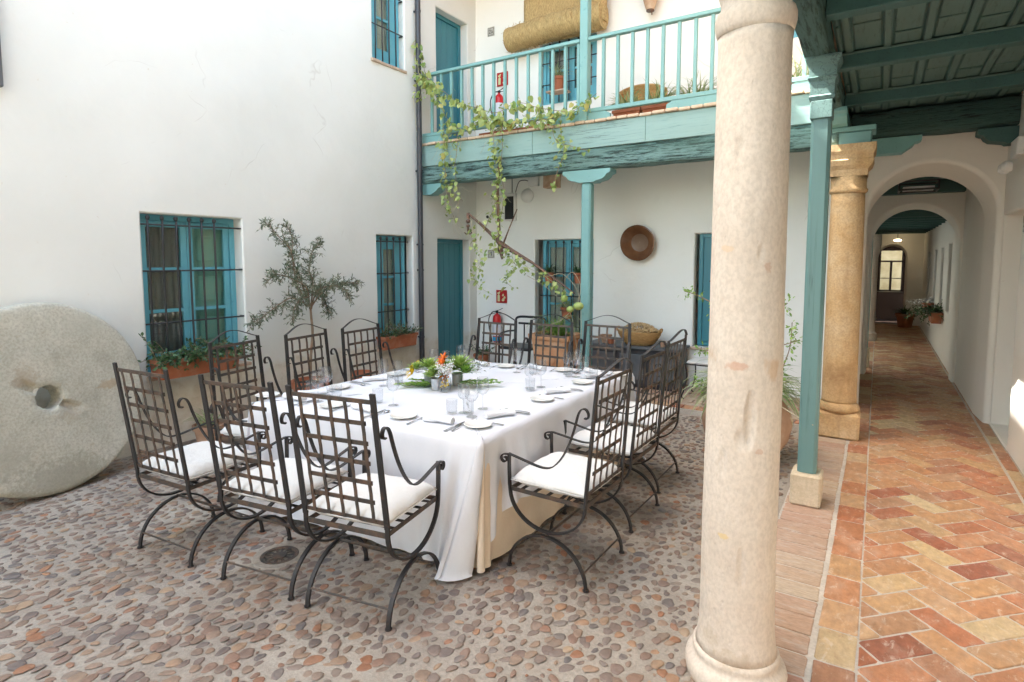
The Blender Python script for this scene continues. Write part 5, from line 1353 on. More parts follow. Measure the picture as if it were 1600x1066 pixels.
# ---- millstone leaning on the left wall
ms = thing('millstone', 'big round grey granite millstone with a centre hole leaning on the left wall', 'millstone', (-5.10, 1.66, .0), R(9))
Rm, rh, th = .695, .085, .16; n = 96; vs = []; fs = []
def ms_pt(rr, a, x, chip=0):
    e = .006 * nz(math.cos(a) * 3, math.sin(a) * 3, x * 4 + 1, 1) + .003 * nz(math.cos(a) * 9, math.sin(a) * 9, x * 9, 1)
    return (x, math.cos(a) * (rr + e), math.sin(a) * (rr + e))
RG = [(rh, -th / 2 + .0), (rh, 0), (rh + .002, th / 2 - .012), (rh + .016, th / 2)] + [(rh + .016 + (Rm - .03 - rh - .016) * k / 14, th / 2) for k in range(1, 15)] + [(Rm - .010, th / 2 - .006), (Rm, th / 2 - .02), (Rm + .003, 0), (Rm, -th / 2 + .02), (Rm - .02, -th / 2)]
for rr, x in RG:
    for i in range(n):
        a = 2 * math.pi * i / n; xx = x
        if x > th / 2 - .002: 
            xx += .004 * nz(math.cos(a) * rr * 5, math.sin(a) * rr * 5, 2, 1)
            # dovetail sockets either side of the eye
            for a0, wd_, r1, dp in ((R(142), .050, .20, .032), (R(-38), .050, .21, .026)):
                du = rr * math.cos(a - a0); dv = abs(rr * math.sin(a - a0))
                if 0 < du < r1 and dv < wd_ * (.6 + du): xx -= dp * min(1, (r1 - du) * 30) * min(1, (wd_ * (.6 + du) - dv) * 60)
        vs.append(ms_pt(rr, a, xx))
k = len(RG)
for q in range(k):
    for i in range(n): j = (i + 1) % n; A = q * n + i; B = q * n + j; A2 = ((q + 1) % k) * n + i; B2 = ((q + 1) % k) * n + j; fs.append((A, B, B2, A2))
mb = MB(); mb.add(vs, fs); mb.xf(Matrix.Translation((0, 0, Rm + .0)) @ Matrix.Rotation(R(-9), 4, 'Y'))
zmin = min(v[2] for v in mb.v); mb.xf(Matrix.Translation((0, 0, -zmin - .004)))
mb.build('stone_disc', M['mill'], ms, smooth=50, local=True)

# ---- downpipe
dp_ = thing('downpipe', 'dark grey rainwater downpipe running down the left wall beside the gallery', 'pipe', (-5.33, 6.06, 0))
for z0_, z1_ in ((.02, 1.55), (1.55, 4.1), (4.1, 9.0)):
    MB().tube([(-5.335, 6.06, z0_), (-5.335, 6.06, z1_)], .036, 14).build('pipe_length', M['pipe'], dp_, smooth=True, origin=(-5.335, 6.06, z0_))
for z in (.62, 1.55, 1.90, 2.9, 4.1, 5.0):
    MB().tube([(-5.335, 6.06, z - .012), (-5.335, 6.06, z + .012)], .041, 14).box(-5.40, -5.37, 6.045, 6.075, z - .01, z + .01).build('pipe_bracket', M['pipe'], dp_, smooth=True, origin=(-5.335, 6.06, z))
# dark shutter at the upper left edge
sh2 = thing('window_shutter', 'dark wooden shutter edge high on the white wall at the left margin', 'shutter', (-5.36, 1.3, 3.4))
MB().bevbox(-5.395, -5.345, 1.10, 1.63, 2.93, 4.4, .006).build('shutter_board', M['chest_g'], sh2)
for z in (3.15, 3.7, 4.2): MB().bevbox(-5.344, -5.328, 1.12, 1.61, z, z + .07, .004).build('batten', M['chest_g'], sh2)
sb = MB(); sb.bevbox(-5.40, -5.33, 3.15, 3.52, 4.905, 4.935, .006); tag(sb.build('sill_slab', M['sill']), 'small clay sill corner high on the left wall at the top margin', 'sill')

# ---- signs
def text_obj(s, parent, loc, rot, size, mat, name='lettering', ext=.0008):
    c = bpy.data.curves.new(name, 'FONT'); c.body = s; c.size = size; c.extrude = ext; c.align_x = 'CENTER'; c.align_y = 'CENTER'; c.materials.append(M[mat])
    tmp = bpy.data.objects.new('tmp', c); C.objects.link(tmp); me = bpy.data.meshes.new_from_object(tmp); me.name = name
    bpy.data.objects.remove(tmp); bpy.data.curves.remove(c)
    if not me.materials: me.materials.append(M[mat])
    o = bpy.data.objects.new(name, me); C.objects.link(o); o.parent = parent; o.location = loc; o.rotation_euler = rot; return o
def number_sign(x, z, s, lab):
    t = thing('house_number', lab, 'number tile', (x, YB - .009, z))
    MB().bevbox(-.062, .062, -.006, .006, -.066, .066, .003).build('tile', M['numtile'], t, local=True)
    mb = MB()
    for a in ((-.052, .052, .046, .051), (-.052, .052, -.056, -.051), (-.052, -.047, -.051, .046), (.047, .052, -.051, .046)): mb.box(a[0], a[1], -.0075, -.0062, a[2], a[3])
    mb.build('tile_border', M['ink'], t, local=True)
    text_obj(s, t, (0, -.0072, -.003), (R(90), 0, 0), .10 if len(s) == 1 else .085, 'ink', 'numeral')
number_sign(-5.115, 1.782, '4', 'square grey tile with the number 4 beside the lower plank door')
number_sign(-5.105, 5.133, '2a', 'square grey tile with the number 2a beside the upper plank door')
def fire_sign(x, z, lab):
    t = thing('fire_sign', lab, 'sign', (x, YB - .012, z))
    MB().bevbox(-.098, .098, -.006, .006, -.10, .10, .002).build('plate', M['red_sign'], t, local=True)
    mb = MB()   # extinguisher pictogram
    mb.box(-.070, -.028, -.0072, -.0062, -.078, .020); mb.box(-.058, -.040, -.0072, -.0062, .021, .040); mb.box(-.075, -.030, -.0072, -.0062, .041, .052)
    mb.add([(-.082, -.0068, .052), (-.030, -.0068, .053), (-.020, -.0068, .075), (-.034, -.0068, .078)], [(0, 1, 2, 3)])
    mb.build('extinguisher_symbol', M['sign_ink'], t, local=True)
    mb = MB()   # flames
    for cx, cz, s_ in ((.030, -.045, 1.0), (.055, -.010, .8), (.028, .025, .7)):
        P = [(0, -.03), (.022, -.022), (.030, 0), (.018, .012), (.020, .034), (.002, .016), (-.010, .024), (-.012, .004), (-.024, -.008), (-.018, -.026)]
        vs_ = [(cx + p[0] * s_, -.0068, cz + p[1] * s_) for p in P]; mb.add(vs_ + [(cx, -.0068, cz - .005)], [(i, (i + 1) % 10, 10) for i in range(10)])
    mb.build('flame_symbol', M['sign_ink'], t, local=True)
fire_sign(-4.918, 1.122, 'red fire extinguisher sign on the white wall under the gallery')
fire_sign(-4.897, 4.40, 'red fire extinguisher sign seen through the railing of the upper gallery')
def extinguisher(x, z, lab):
    t = thing('fire_extinguisher', lab, 'extinguisher', (x, YB - .10, z))
    MB().lathe([(.001, 0), (.058, 0), (.066, .012), (.067, .05), (.067, .36), (.060, .40), (.035, .43), (.020, .44), (.02, .455), (.001, .455)], 24, cap=False).build('cylinder', M['red'], t, smooth=True, local=True)
    MB().lathe([(.0685, .10), (.0685, .30)], 24, cap=False).build('printed_label', M['label_w'], t, smooth=True, local=True)
    MB().lathe([(.0687, .02), (.0687, .085)], 24, cap=False).build('blue_band', M['label_b'], t, smooth=True, local=True)
    m = MB(); m.box(-.015, .015, -.015, .015, .456, .49); m.flat([(-.01, 0, .485), (.06, -.01, .505), (.11, -.01, .53)], (0, 1, 0), .018, .006); m.flat([(-.01, 0, .465), (.05, -.01, .47), (.10, -.01, .455)], (0, 1, 0), .018, .006); m.build('valve_lever', M['black'], t, local=True)
    P = smooth_path([(-.015, -.01, .475), (-.07, -.03, .46), (-.125, -.04, .36), (-.12, -.04, .22), (-.085, -.05, .12), (-.075, -.05, .07)], 6); m = MB(); m.tube(P, .009, 8); m.tube([P[-1], P[-1] + Vector((.004, 0, -.07))], [.009, .018], 8); m.build('hose', M['black'], t, smooth='all', local=True)
    MB().box(-.02, .02, .068, .099, .2, .34).build('wall_bracket', M['black'], t, local=True)
extinguisher(-4.945, .42, 'red fire extinguisher on the wall behind the far chairs')
extinguisher(-4.90, 3.72, 'red fire extinguisher on the upper gallery wall behind the railing')
# ---- small fittings under the gallery
t = thing('alarm_box', 'white alarm siren box on the wall under the gallery', 'box', (-4.74, YB, 2.48)); MB().bevbox(-4.83, -4.64, YB - .075, YB - .002, 2.28, 2.69, .008).build('housing', M['white_plastic'], t); MB().bevbox(-4.812, -4.658, YB - .083, YB - .076, 2.30, 2.64, .004).build('front_grille', M['black'], t)
t = thing('bulkhead_lamp', 'round white bulkhead lamp on the wall under the gallery', 'lamp', (-4.45, YB, 2.64)); m = MB(); m.lathe([(.10, 0), (.105, .03), (.095, .05), (.06, .075), (.001, .085)], 24); m.xf(Matrix.Translation((-4.45, YB - .003, 2.64)) @ Matrix.Rotation(R(90), 4, 'X')); m.build('diffuser', M['white_plastic'], t, smooth=True)
t = thing('junction_box', 'small white junction box under the gallery ceiling', 'box', (-4.33, YB, 2.86)); MB().bevbox(-4.42, -4.25, YB - .06, YB - .002, 2.77, 2.92, .006).build('housing', M['white_plastic'], t)
t = thing('wooden_vent', 'pale wooden vent box under the gallery ceiling', 'vent', (-4.0, YB, 2.83)); MB().bevbox(-4.12, -3.90, YB - .14, YB - .002, 2.72, 2.94, .006).build('housing', M['clay_trim'], t)
t = thing('security_camera', 'small dome security camera on the wall left of the alarm box', 'camera', (-5.2, YB, 2.3)); m = MB(); m.ball((-5.12, YB - .06, 2.36), .045, 12); m.box(-5.14, -5.10, YB - .05, YB, 2.33, 2.40); m.build('housing', M['white_plastic'], t, smooth=True); MB().ball((-5.12, YB - .095, 2.35), .025, 10).build('lens', M['black'], t, smooth=True)
t = thing('cable_run', 'thin grey cable looping between the fittings under the gallery', 'cable', (-4.8, YB, 2.5)); m = MB(); m.tube(smooth_path([(-5.08, YB - .02, 2.38), (-4.95, YB - .015, 2.40), (-4.84, YB - .02, 2.40)], 4), .006, 5); m.tube(smooth_path([(-4.66, YB - .02, 2.70), (-4.6, YB - .02, 2.85), (-4.5, YB - .02, 2.87), (-4.43, YB - .02, 2.85)], 5), .006, 5); m.tube(smooth_path([(-4.72, YB - .02, 2.70), (-4.72, YB - .02, 3.06)], 3), .006, 5); m.build('cable', M['pipe'], t)
# ---- brown bowl hung on the wall
t = thing('earthenware_bowl', 'round brown glazed earthenware bowl hung on the white back wall', 'bowl', (-2.70, YB, 1.92))
m = MB(); m.lathe([(.10, .0), (.13, .005), (.222, .105), (.235, .112), (.237, .122), (.224, .126), (.205, .112), (.118, .025)], 40, cap=False, jit=.015); X_ = Matrix.Translation((-2.70, YB - .004, 1.92)) @ Matrix.Rotation(R(90 + 3), 4, 'X'); m.xf(X_); m.build('body', M['bowl'], t, smooth=50)
m = MB(); m.lathe([(.118, .0245), (.105, .020), (.001, .022)], 32, cap=False); m.xf(X_); m.build('well', M['bowl_in'], t, smooth=True)

# ---- black chest with basket and pots
FZ = .072
t = thing('chest', 'long black wooden chest against the back wall below the bowl', 'chest', (-2.6, 7.15, FZ))
MB().bevbox(-3.22, -2.03, 6.93, 7.41, FZ + .03, .565, .008).build('body', M['chest'], t)
MB().bevbox(-2.029, -2.018, 6.96, 7.38, FZ + .04, .55, .004).build('side_panel', M['chest_g'], t)
MB().bevbox(-3.25, -2.0, 6.90, 7.43, .566, .60, .008).build('lid', M['chest_g'], t)
MB().bevbox(-3.20, -2.05, 6.95, 7.39, FZ, FZ + .029, .004).build('plinth', M['chest'], t)
for x in (-3.0, -2.6, -2.2): MB().bevbox(x - .16, x + .16, 6.922, 6.929, .18, .50, .003).build('front_panel', M['chest_g'], t)
t = thing('wicker_basket', 'wide golden wicker basket heaped with dried flower heads on the black chest', 'basket', (-2.57, 7.12, .602))
m = MB(); n = 40; prof = [(.17, 0), (.185, .01)] + [(.19 + .095 * math.sin(k / 9 * 1.35) + .004 * (k % 2), .015 + .15 * k / 9) for k in range(10)] + [(.288, .175), (.276, .178), (.265, .15)]
m.lathe([(.001, 0)] + prof, n, (-2.57, 7.12, .602), cap=False, squash=(1, .72)); m.build('woven_body', M['wicker'], t, smooth=30)
for s_ in (-1, 1):
    P = [(-2.57 + s_ * (.27 + .02 * math.sin(a)), 7.12 + .07 * math.cos(a), .772 + .045 * math.sin(a)) for a in np.linspace(0, math.pi, 9)]; MB().tube(P, .011, 6).build('handle', M['wicker'], t, smooth=True)
m = MB()
for _ in range(520):
    a = rnd.uniform(0, 6.28); q = rnd.random() ** .5; x = -2.57 + math.cos(a) * q * .262; y = 7.12 + math.sin(a) * q * .185; m.ball((x, y, .772 + .105 * (1 - q * q) + rnd.uniform(-.006, .006)), rnd.uniform(.008, .014), 5)
tag(m.build('dried_heads', M['drystuff'], t), kind='stuff')
for (x, y, r_, h_, lab, mt) in ((-2.24, 7.05, .036, .075, 'small clay pot right of the wicker basket on the chest', 'terra_g'), (-3.00, 7.05, .075, .105, 'wider clay pot left of the wicker basket on the chest', 'terra_g'), (-2.90, 6.98, .045, .07, 'little clay cup beside the wider pot on the chest', 'terra')):
    q = thing('clay_pot', lab, 'plant pot', (x, y, .602)); pot(q, (x, y, .602), r_, h_, mt)
# ---- iron stool right of the chest
t = thing('iron_stool', 'black iron stool with a pale seat beside the chest, half behind the big column', 'stool', (-1.62, 6.85, FZ))
MB().bevbox(-1.84, -1.40, 6.68, 7.08, .492, .515, .01).build('seat', M['cushion'], t); m = MB()
for a, c in (((-1.85, 6.67), (-1.39, 6.67)), ((-1.85, 7.09), (-1.39, 7.09)), ((-1.85, 6.67), (-1.85, 7.09)), ((-1.39, 6.67), (-1.39, 7.09))): m.tube([(*a, .485), (*c, .485)], .009, 6)
m.build('seat_frame', M['iron'], t)
for sx_ in (-1, 1):
    for sy_ in (-1, 1):
        x, y = -1.62 + sx_ * .23, 6.88 + sy_ * .21; MB().tube(smooth_path([(x, y, .485), (x - sx_ * .02, y - sy_ * .02, .35), (x, y, .2), (x + sx_ * .03, y, .10), (x + sx_ * .005, y, FZ)], 4), .009, 6).build('leg', M['iron'], t, smooth=True)
# ---- black armchair behind the far chairs
t = thing('black_armchair', 'black metal armchair with a rounded top bar standing by the back wall', 'chair', (-4.12, 6.75, FZ)); B_ = M['black']
cx, cyy = -4.12, 6.75
P = smooth_path([(cx - .23, cyy + .2, .55), (cx - .24, cyy + .22, .80), (cx - .20, cyy + .23, .875), (cx, cyy + .23, .885), (cx + .20, cyy + .23, .875), (cx + .24, cyy + .22, .80), (cx + .23, cyy + .2, .55)], 5); MB().tube(P, .017, 8).build('back_frame', B_, t, smooth=True)
MB().tube([(cx - .19, cyy + .225, .79), (cx + .19, cyy + .225, .79)], .015, 8).build('back_bar', B_, t, smooth=True)
MB().bevbox(cx - .24, cx + .24, cyy - .22, cyy + .22, .47, .51, .015).build('seat', B_, t)
for sx_ in (-1, 1):
    MB().tube(smooth_path([(cx + sx_ * .24, cyy + .2, .68), (cx + sx_ * .25, cyy, .69), (cx + sx_ * .24, cyy - .2, .66), (cx + sx_ * .24, cyy - .21, .5), (cx + sx_ * .24, cyy - .22, FZ)], 4), .013, 6).build('armrest', B_, t, smooth=True)
    MB().tube([(cx + sx_ * .23, cyy + .2, .55), (cx + sx_ * .24, cyy + .23, FZ)], .013, 6).build('leg', B_, t, smooth=True)
    MB().tube([(cx + sx_ * .10, cyy + .226, .51), (cx + sx_ * .10, cyy + .226, .79)], .01, 6).build('back_rod', B_, t, smooth=True)
# ---- square clay planter before the window
t = thing('square_planter', 'big square pale terracotta planter of bright spider plants before the barred window', 'planter', (-3.51, 6.6, FZ))
m = MB(); cx, cyy = -3.51, 6.62
def sq(h_, z): return [(cx - h_, cyy - h_ * .8, z), (cx + h_, cyy - h_ * .8, z), (cx + h_, cyy + h_ * .8, z), (cx - h_, cyy + h_ * .8, z)]
RR = [sq(.20, FZ + .12), sq(.215, FZ + .14), sq(.255, .66), sq(.285, .67), sq(.295, .70), sq(.295, .735), sq(.265, .735), sq(.255, .70)]
vs = [v for r_ in RR for v in r_]; fs = [(3, 2, 1, 0)]
for k in range(len(RR) - 1):
    for i in range(4): fs.append((k * 4 + i, k * 4 + (i + 1) % 4, k * 4 + 4 + (i + 1) % 4, k * 4 + 4 + i))
m.add(vs, fs); m.build('pot', M['terra_l'], t); MB().box(cx - .25, cx + .25, cyy - .2, cyy + .2, .69, .705).build('soil', M['soil'], t)
MB().bevbox(cx - .24, cx + .24, cyy - .19, cyy + .19, FZ, FZ + .119, .01).build('base_block', M['terra_l'], t)
m = MB(); m.lathe([(.10, 0), (.11, .02), (.08, .03), (.001, .03)], 20); m.xf(Matrix.Translation((cx - .03, cyy - .185, .42)) @ Matrix.Rotation(R(95), 4, 'X')); m.build('medallion', M['terra_l'], t, smooth=True)
spider(t, (cx, cyy, .70), 170, .34, .016, 'leaf_fresh', (1.3, .9), 1.1, 1.3)
m = MB()
for k in range(9):
    a = rnd.uniform(0, 6.28); P = smooth_path([(cx, cyy, .71), (cx + .12 * math.cos(a), cyy + .1 * math.sin(a), .93), (cx + .3 * math.cos(a), cyy + .22 * math.sin(a), .95), (cx + .42 * math.cos(a), cyy + .3 * math.sin(a), .80)], 5); m.tube(P, .0025, 4)
tag(m.build('runners', M['leaf_spider'], t), kind='stuff')
# ---- pots on the window grille
for (x, z, r_, h_, lab, L) in ((-3.745, .845, .082, .17, 'terracotta pot of spider plant hung low on the barred window grille', .22), (-4.03, 1.36, .075, .15, 'terracotta pot of fern hung high on the left of the window grille', .24), (-3.56, 1.36, .07, .15, 'terracotta pot hung on the window grille just left of the teal post', .2)):
    t = thing('hanging_pot', lab, 'plant pot', (x, YB - .10, z)); pot(t, (x, YB - .10, z), r_, h_)
    MB().tube([(x + (r_ + .012) * math.cos(a), YB - .10 + (r_ + .012) * math.sin(a), z + h_ * .72) for a in np.linspace(0, 6.28, 17)], .004, 5).build('ring', M['grille'], t)
    spider(t, (x, YB - .11, z + h_), 55, L, .013, 'leaf_dark' if z > 1 else 'leaf_spider', (1, .7), .7, 1.7)

# ---- upper gallery things
t = thing('rolled_mat', 'golden esparto mat rolled up and hung across the upper back wall', 'mat', (-3.9, YB - .2, 4.9))
m = MB(); P = [Vector((-4.66 + 1.47 * u, YB - .19, 4.855 + .03 * math.sin(u * 3) + .045 * u)) for u in np.linspace(0, 1, 40)]
m.tube(P, [.165 * (1 + .09 * nz(i * .35, 2, 2) + .03 * math.sin(i * 1.3)) for i in range(40)], 28); m.build('roll', M['esparto'], t, smooth=60)
m = MB()
for _ in range(420):
    u = rnd.random(); a = rnd.uniform(2.2, 5.4); x = -4.66 + 1.47 * u; z0 = 4.855 + .03 * math.sin(u * 3) + .045 * u; r0 = .168
    p = Vector((x, YB - .19 + r0 * math.cos(a), z0 + r0 * math.sin(a))); n_ = Vector((0, math.cos(a), math.sin(a))); d = Vector((rnd.gauss(0, .3), -math.sin(a), math.cos(a))).normalized() * rnd.choice((-1, 1))
    m.tube([p, p + d * .03 + n_ * .006, p + d * rnd.uniform(.05, .09) + n_ * rnd.uniform(.004, .03)], .0022, 3, cap=False)
tag(m.build('loose_fibres', M['esparto_f'], t), kind='stuff')
m = MB()
for k in range(3):
    Q = [(-4.662 - .004 * k, YB - .19 + r__ * math.cos(a), 4.855 + r__ * math.sin(a)) for a, r__ in [(2 * math.pi * 3 * i / 60, .02 + .14 * i / 60) for i in range(61)]]
m.flat(Q, (1, 0, 0), .012, .006); m.build('spiral_end', M['wicker'], t)
t = thing('folded_mat', 'flat esparto mat hung on the upper wall behind the rolled mat', 'mat', (-3.8, YB - .06, 5.2))
m = MB(); n = 30; vs = []; fs = []
for side in (0, 1):
    for i in range(n + 1):
        for j in range(9):
            u, v = i / n, j / 8; x = -4.48 + 1.27 * u; z = 4.76 + (.66 + .10 * u) * v; y = YB - .035 - .045 * (1 - side) - .012 * nz(x * 5, z * 5, 1) - .02 * math.sin(u * 9) * .5
            vs.append((x + .01 * nz(z * 9, 1, 1) * (i in (0, n)), y, z + .012 * nz(x * 12, 2, 2)))
N_ = (n + 1) * 9
for i in range(n):
    for j in range(8): a = i * 9 + j; fs += [(a, a + 9, a + 10, a + 1), (N_ + a, N_ + a + 1, N_ + a + 10, N_ + a + 9)]
for i in range(n): a = i * 9; fs += [(a, N_ + a, N_ + a + 9, a + 9), (a + 8, a + 17, N_ + a + 17, N_ + a + 8)]
for j in range(8): fs += [(j, j + 1, N_ + j + 1, N_ + j), (n * 9 + j, N_ + n * 9 + j, N_ + n * 9 + j + 1, n * 9 + j + 1)]
m.add(vs, fs); m.build('mat_sheet', M['esparto_f'], t, smooth='all')
t = thing('upright_mat_roll', 'short upright esparto roll with a spiral end at the right of the hung mats', 'mat', (-3.28, YB - .12, 5.0))
m = MB(); m.tube([(-3.26, YB - .17, z) for z in np.linspace(4.83, 5.50, 14)], [.10 * (1 + .05 * nz(z, 4, 4)) for z in range(14)], 22); m.build('roll', M['esparto_f'], t, smooth=60)
t = thing('hanging_gourd', 'long pale straw gourd shaped flask hanging above the railing', 'flask', (-2.575, YB - .12, 4.8))
m = MB(); m.lathe([(.001, 4.83), (.045, 4.835), (.062, 4.87), (.10, 5.0), (.118, 5.14), (.11, 5.3), (.06, 5.44), (.035, 5.6), (.001, 5.61)], 20, (-2.575, YB - .14, 0), cap=False); m.build('body', M['clay_trim'], t, smooth=True)
MB().tube([(-2.555, YB - .15, 4.84), (-2.545, YB - .16, 4.77)], .008, 6).lathe([(.05, 4.825), (.05, 4.84)], 14, (-2.575, YB - .14, 0)).build('stopper', M['rust'], t)
t = thing('upper_plant_pot', 'orange clay pot with a leggy plant on the upper window sill', 'plant pot', (-3.88, YB - .12, 3.95)); pot(t, (-3.90, YB - .10, 4.05), .085, .19); spider(t, (-3.9, YB - .1, 4.24), 30, .3, .012, 'leaf_spider', (1.4, .7), 1.1, 1.3)
MB().bevbox(-4.05, -3.75, YB - .2, YB - .005, 4.03, 4.048, .003).build('shelf', M['sill'], t)
t = thing('round_basket', 'round brown wicker basket standing on edge behind the railing', 'basket', (-2.45, 6.7, 3.29))
m = MB(); m.lathe([(.001, 0), (.13, 0)] + [(.14 + .16 * math.sin(k / 8 * 1.4) + .005 * (k % 2), .01 + .20 * k / 8) for k in range(9)] + [(.285, .20), (.27, .16)], 36, cap=False); m.xf(Matrix.Translation((-2.44, 6.72, 3.44)) @ Matrix.Rotation(R(38), 4, 'X') @ Matrix.Rotation(R(8), 4, 'Y')); m.build('woven_body', M['wicker'], t, smooth=30)
MB().tube([(-2.17 + .03 * math.cos(a), 6.70, 3.62 + .05 * math.sin(a)) for a in np.linspace(-1.4, 2.2, 8)], .01, 6).build('handle', M['wicker'], t)
for k, (xa, xb, lab) in enumerate(((-2.66, -2.33, 'terracotta trough of variegated grass behind the railing, under the round basket'), (-2.31, -2.0, 'terracotta trough of variegated grass behind the railing, right of the round basket'), (-1.50, -1.05, 'terracotta trough of variegated grass behind the big column'), (-.98, -.48, 'terracotta trough of tall variegated grass seen right of the big column'))):
    t = thing('gallery_trough', lab, 'planter', ((xa + xb) / 2, 6.42, 3.25)); trough(t, xa, xb, 6.34, 6.50, 3.252, 3.40)
    spider(t, ((xa + xb) / 2, 6.42, 3.38), 150 if k < 3 else 110, .34 if k < 3 else .46, .017, 'leaf_spider', (1.4, .5), 1.0, 1.4)
for xx in (-1.75,):
    t = thing('gallery_trough', 'variegated grass in a low clay trough left of the big column on the gallery', 'planter', (xx, 6.42, 3.25)); trough(t, xx - .2, xx + .2, 6.34, 6.50, 3.252, 3.40); spider(t, (xx, 6.42, 3.38), 150, .36, .017, 'leaf_spider', (1.5, .5), 1.0, 1.4)

# ---- big jar with tree, right of centre behind the column
t = thing('big_jar', 'big round clay jar holding a small tree and strap leaved plants, half behind the column', 'jar', (-.90, 5.15, 0))
m = MB(); m.lathe([(.001, 0), (.19, 0), (.26, .07), (.335, .20), (.36, .32), (.34, .44), (.28, .53), (.235, .56), (.25, .585), (.24, .60), (.215, .59), (.21, .54), (.001, .53)], 44, (-.90, 5.15, .0), cap=False, jit=.01); m.build('jar_body', M['terra_g'], t, smooth=True)
spider(t, (-.90, 5.15, .56), 420, .60, .022, 'leaf_spider', (1.3, 1.2), .7, 2.0)
m = MB(); lf = MB(); tk = smooth_path([(-.90, 5.15, .5), (-.92, 5.15, .85), (-.88, 5.17, 1.15), (-.90, 5.15, 1.4)], 5); m.tube(tk, [.016 - .007 * i / (len(tk) - 1) for i in range(len(tk))], 7)
for e in (((-1.1, 5.1, .95), (-1.28, 5.05, .9)), ((-.7, 5.1, .75), (-.58, 5.06, .95), (-.56, 5.05, 1.2)), ((-1.1, 5.12, 1.25), (-1.3, 5.08, 1.38), (-1.42, 5.05, 1.42)), ((-.75, 5.1, 1.2), (-.6, 5.05, 1.35)), ((-1.05, 5.2, 1.15), (-1.2, 5.15, 1.2)), ((-.7, 5.15, 1.0), (-.52, 5.1, 1.05)), ((-.95, 5.2, 1.5), (-.98, 5.2, 1.6)), ((-1.1, 5.0, .65), (-1.30, 4.95, .66)), ((-.72, 5.0, .8), (-.60, 4.98, .80))):
    base = tk[rnd.randrange(4, len(tk))]; P = smooth_path([base] + [Vector(q) for q in e], 5); m.tube(P, [.007 - .004 * i / (len(P) - 1) for i in range(len(P))], 5)
    for i in range(3, len(P)):
        for _ in range(4 if i < len(P) - 3 else 8):
            d = rv(.6).normalized(); p = P[i] + d * rnd.uniform(.0, .06); add_leaf(lf, p, d + rv(.3), rnd.uniform(.026, .045), rnd.uniform(.016, .026), 'oval')
m.build('trunk', M['stem'], t, smooth=True); tag(lf.build('crown', M['leaf_fresh'], t), kind='stuff')
# thin cord from the post
t = thing('cord', 'thin pale cord stretched from the big jar to the timber post', 'cord', (-.4, 3.4, .5)); MB().tube(smooth_path([(-.62, 4.75, .60), (-.48, 4.55, .585), (-.33, 4.357, .57)], 6), .0035, 4).build('string', M['stem_p'], t)

# ---- centrepiece
def fern_spray(p, d, L, parent, n=26, mat='leaf_fresh'):
    st = MB(); lf = MB(); p = Vector(p); d = Vector(d).normalized(); path = [p.copy()]
    for i in range(n):
        p = p + d * L / n; d = (d + Vector((rnd.gauss(0, .06), rnd.gauss(0, .06), rnd.gauss(0, .03)))).normalized(); p.z = max(p.z, TZ + .006); path.append(p.copy())
        for s_ in (-1, 1):
            q = Vector((-d.y * s_, d.x * s_, .15)); add_leaf(lf, p, d * .9 + q * .7 + rv(.15), .062 * (1 - .5 * i / n), .015, 'lance')
    st.tube(path, .0022, 4); return st, lf
cx0, cy0 = -2.72, 3.36
sprays = [((-.08, -.05, .012), (-1, -.35, .02), .24), ((-.06, -.08, .012), (-.75, -.65, .02), .22), ((-.1, 0, .012), (-1, -.1, .03), .22), ((.10, .05, .012), (1, .25, .03), .30), ((.08, .08, .02), (.9, .6, .05), .26), ((.1, .0, .012), (1, -.05, .02), .26), ((-.05, -.1, .012), (-.9, -.8, .01), .26)]
for k, (o, d, L) in enumerate(sprays):
    side = 'left' if d[0] < 0 else 'right'
    lab = ['upper spray of cut greenery pointing left from the flowers', 'lower spray of cut greenery slanting left from the flowers', 'rearmost spray of cut greenery left of the flowers', 'longest spray of cut greenery pointing right from the flowers', 'spray of cut greenery slanting back right from the flowers', 'nearest spray of cut greenery right of the flowers', 'steepest lowest spray of cut greenery left of the zinc pot'][k]
    t = thing('greenery_spray', lab, 'greenery', (cx0 + o[0], cy0 + o[1], TZ), 0, 'cut greenery sprays round the centrepiece')
    st, lf = fern_spray((cx0 + o[0], cy0 + o[1], TZ + .01 + .004 * k), d, L, t); st.build('stem', M['stem'], t); tag(lf.build('foliage', M['leaf_fresh'], t), kind='stuff')
def metal_pot(x, y, r_, h_, lab, mt='zinc'):
    t = thing('small_pot', lab, 'flower pot', (x, y, TZ)); MB().lathe([(.001, 0), (r_ * .82, 0), (r_ * .84, .004), (r_, h_ - .004), (r_ * 1.04, h_), (r_ * .97, h_), (r_ * .9, h_ - .01), (.001, h_ - .012)], 22, (x, y, TZ), cap=False).build('pot', M[mt], t, smooth=True); return t
def rosette(parent, c, r_, n, mat, w_=.3, name='rosette'):
    r_ *= 1.2; n = int(n * 1.2); mb = MB(); c = Vector(c)
    for i in range(n):
        a = i * 2.39996; e = (i / n); d = Vector((math.cos(a) * (.25 + e), math.sin(a) * (.25 + e), 1.15 - .95 * e)); add_leaf(mb, c + Vector((0, 0, .004 * (n - i) / n)), d, r_ * (.55 + .5 * e), r_ * w_, 'lance', 0)
    return mb.build(name, M[mat], parent, smooth=True)
def flower(parent, c, r_, n, mat, tilt=None):
    r_ *= 1.7; mb = MB(); c = Vector(c); ax = (Vector(tilt) if tilt else Vector((0, -.5, 1))).normalized(); u = ax.orthogonal().normalized(); v = ax.cross(u)
    for i in range(n):
        a = 2 * math.pi * i / n + rnd.uniform(-.1, .1); e = .35 if i % 2 else .6; add_leaf(mb, c, (u * math.cos(a) + v * math.sin(a)) + ax * e, r_, r_ * .42, 'oval', 0)
    mb.ball(c + ax * r_ * .1, r_ * .16, 6); return mb.build('flower', M[mat], parent, smooth=True)
t = metal_pot(-2.70, 3.22, .043, .085, 'zinc pot of pale green succulents at the front of the centrepiece')
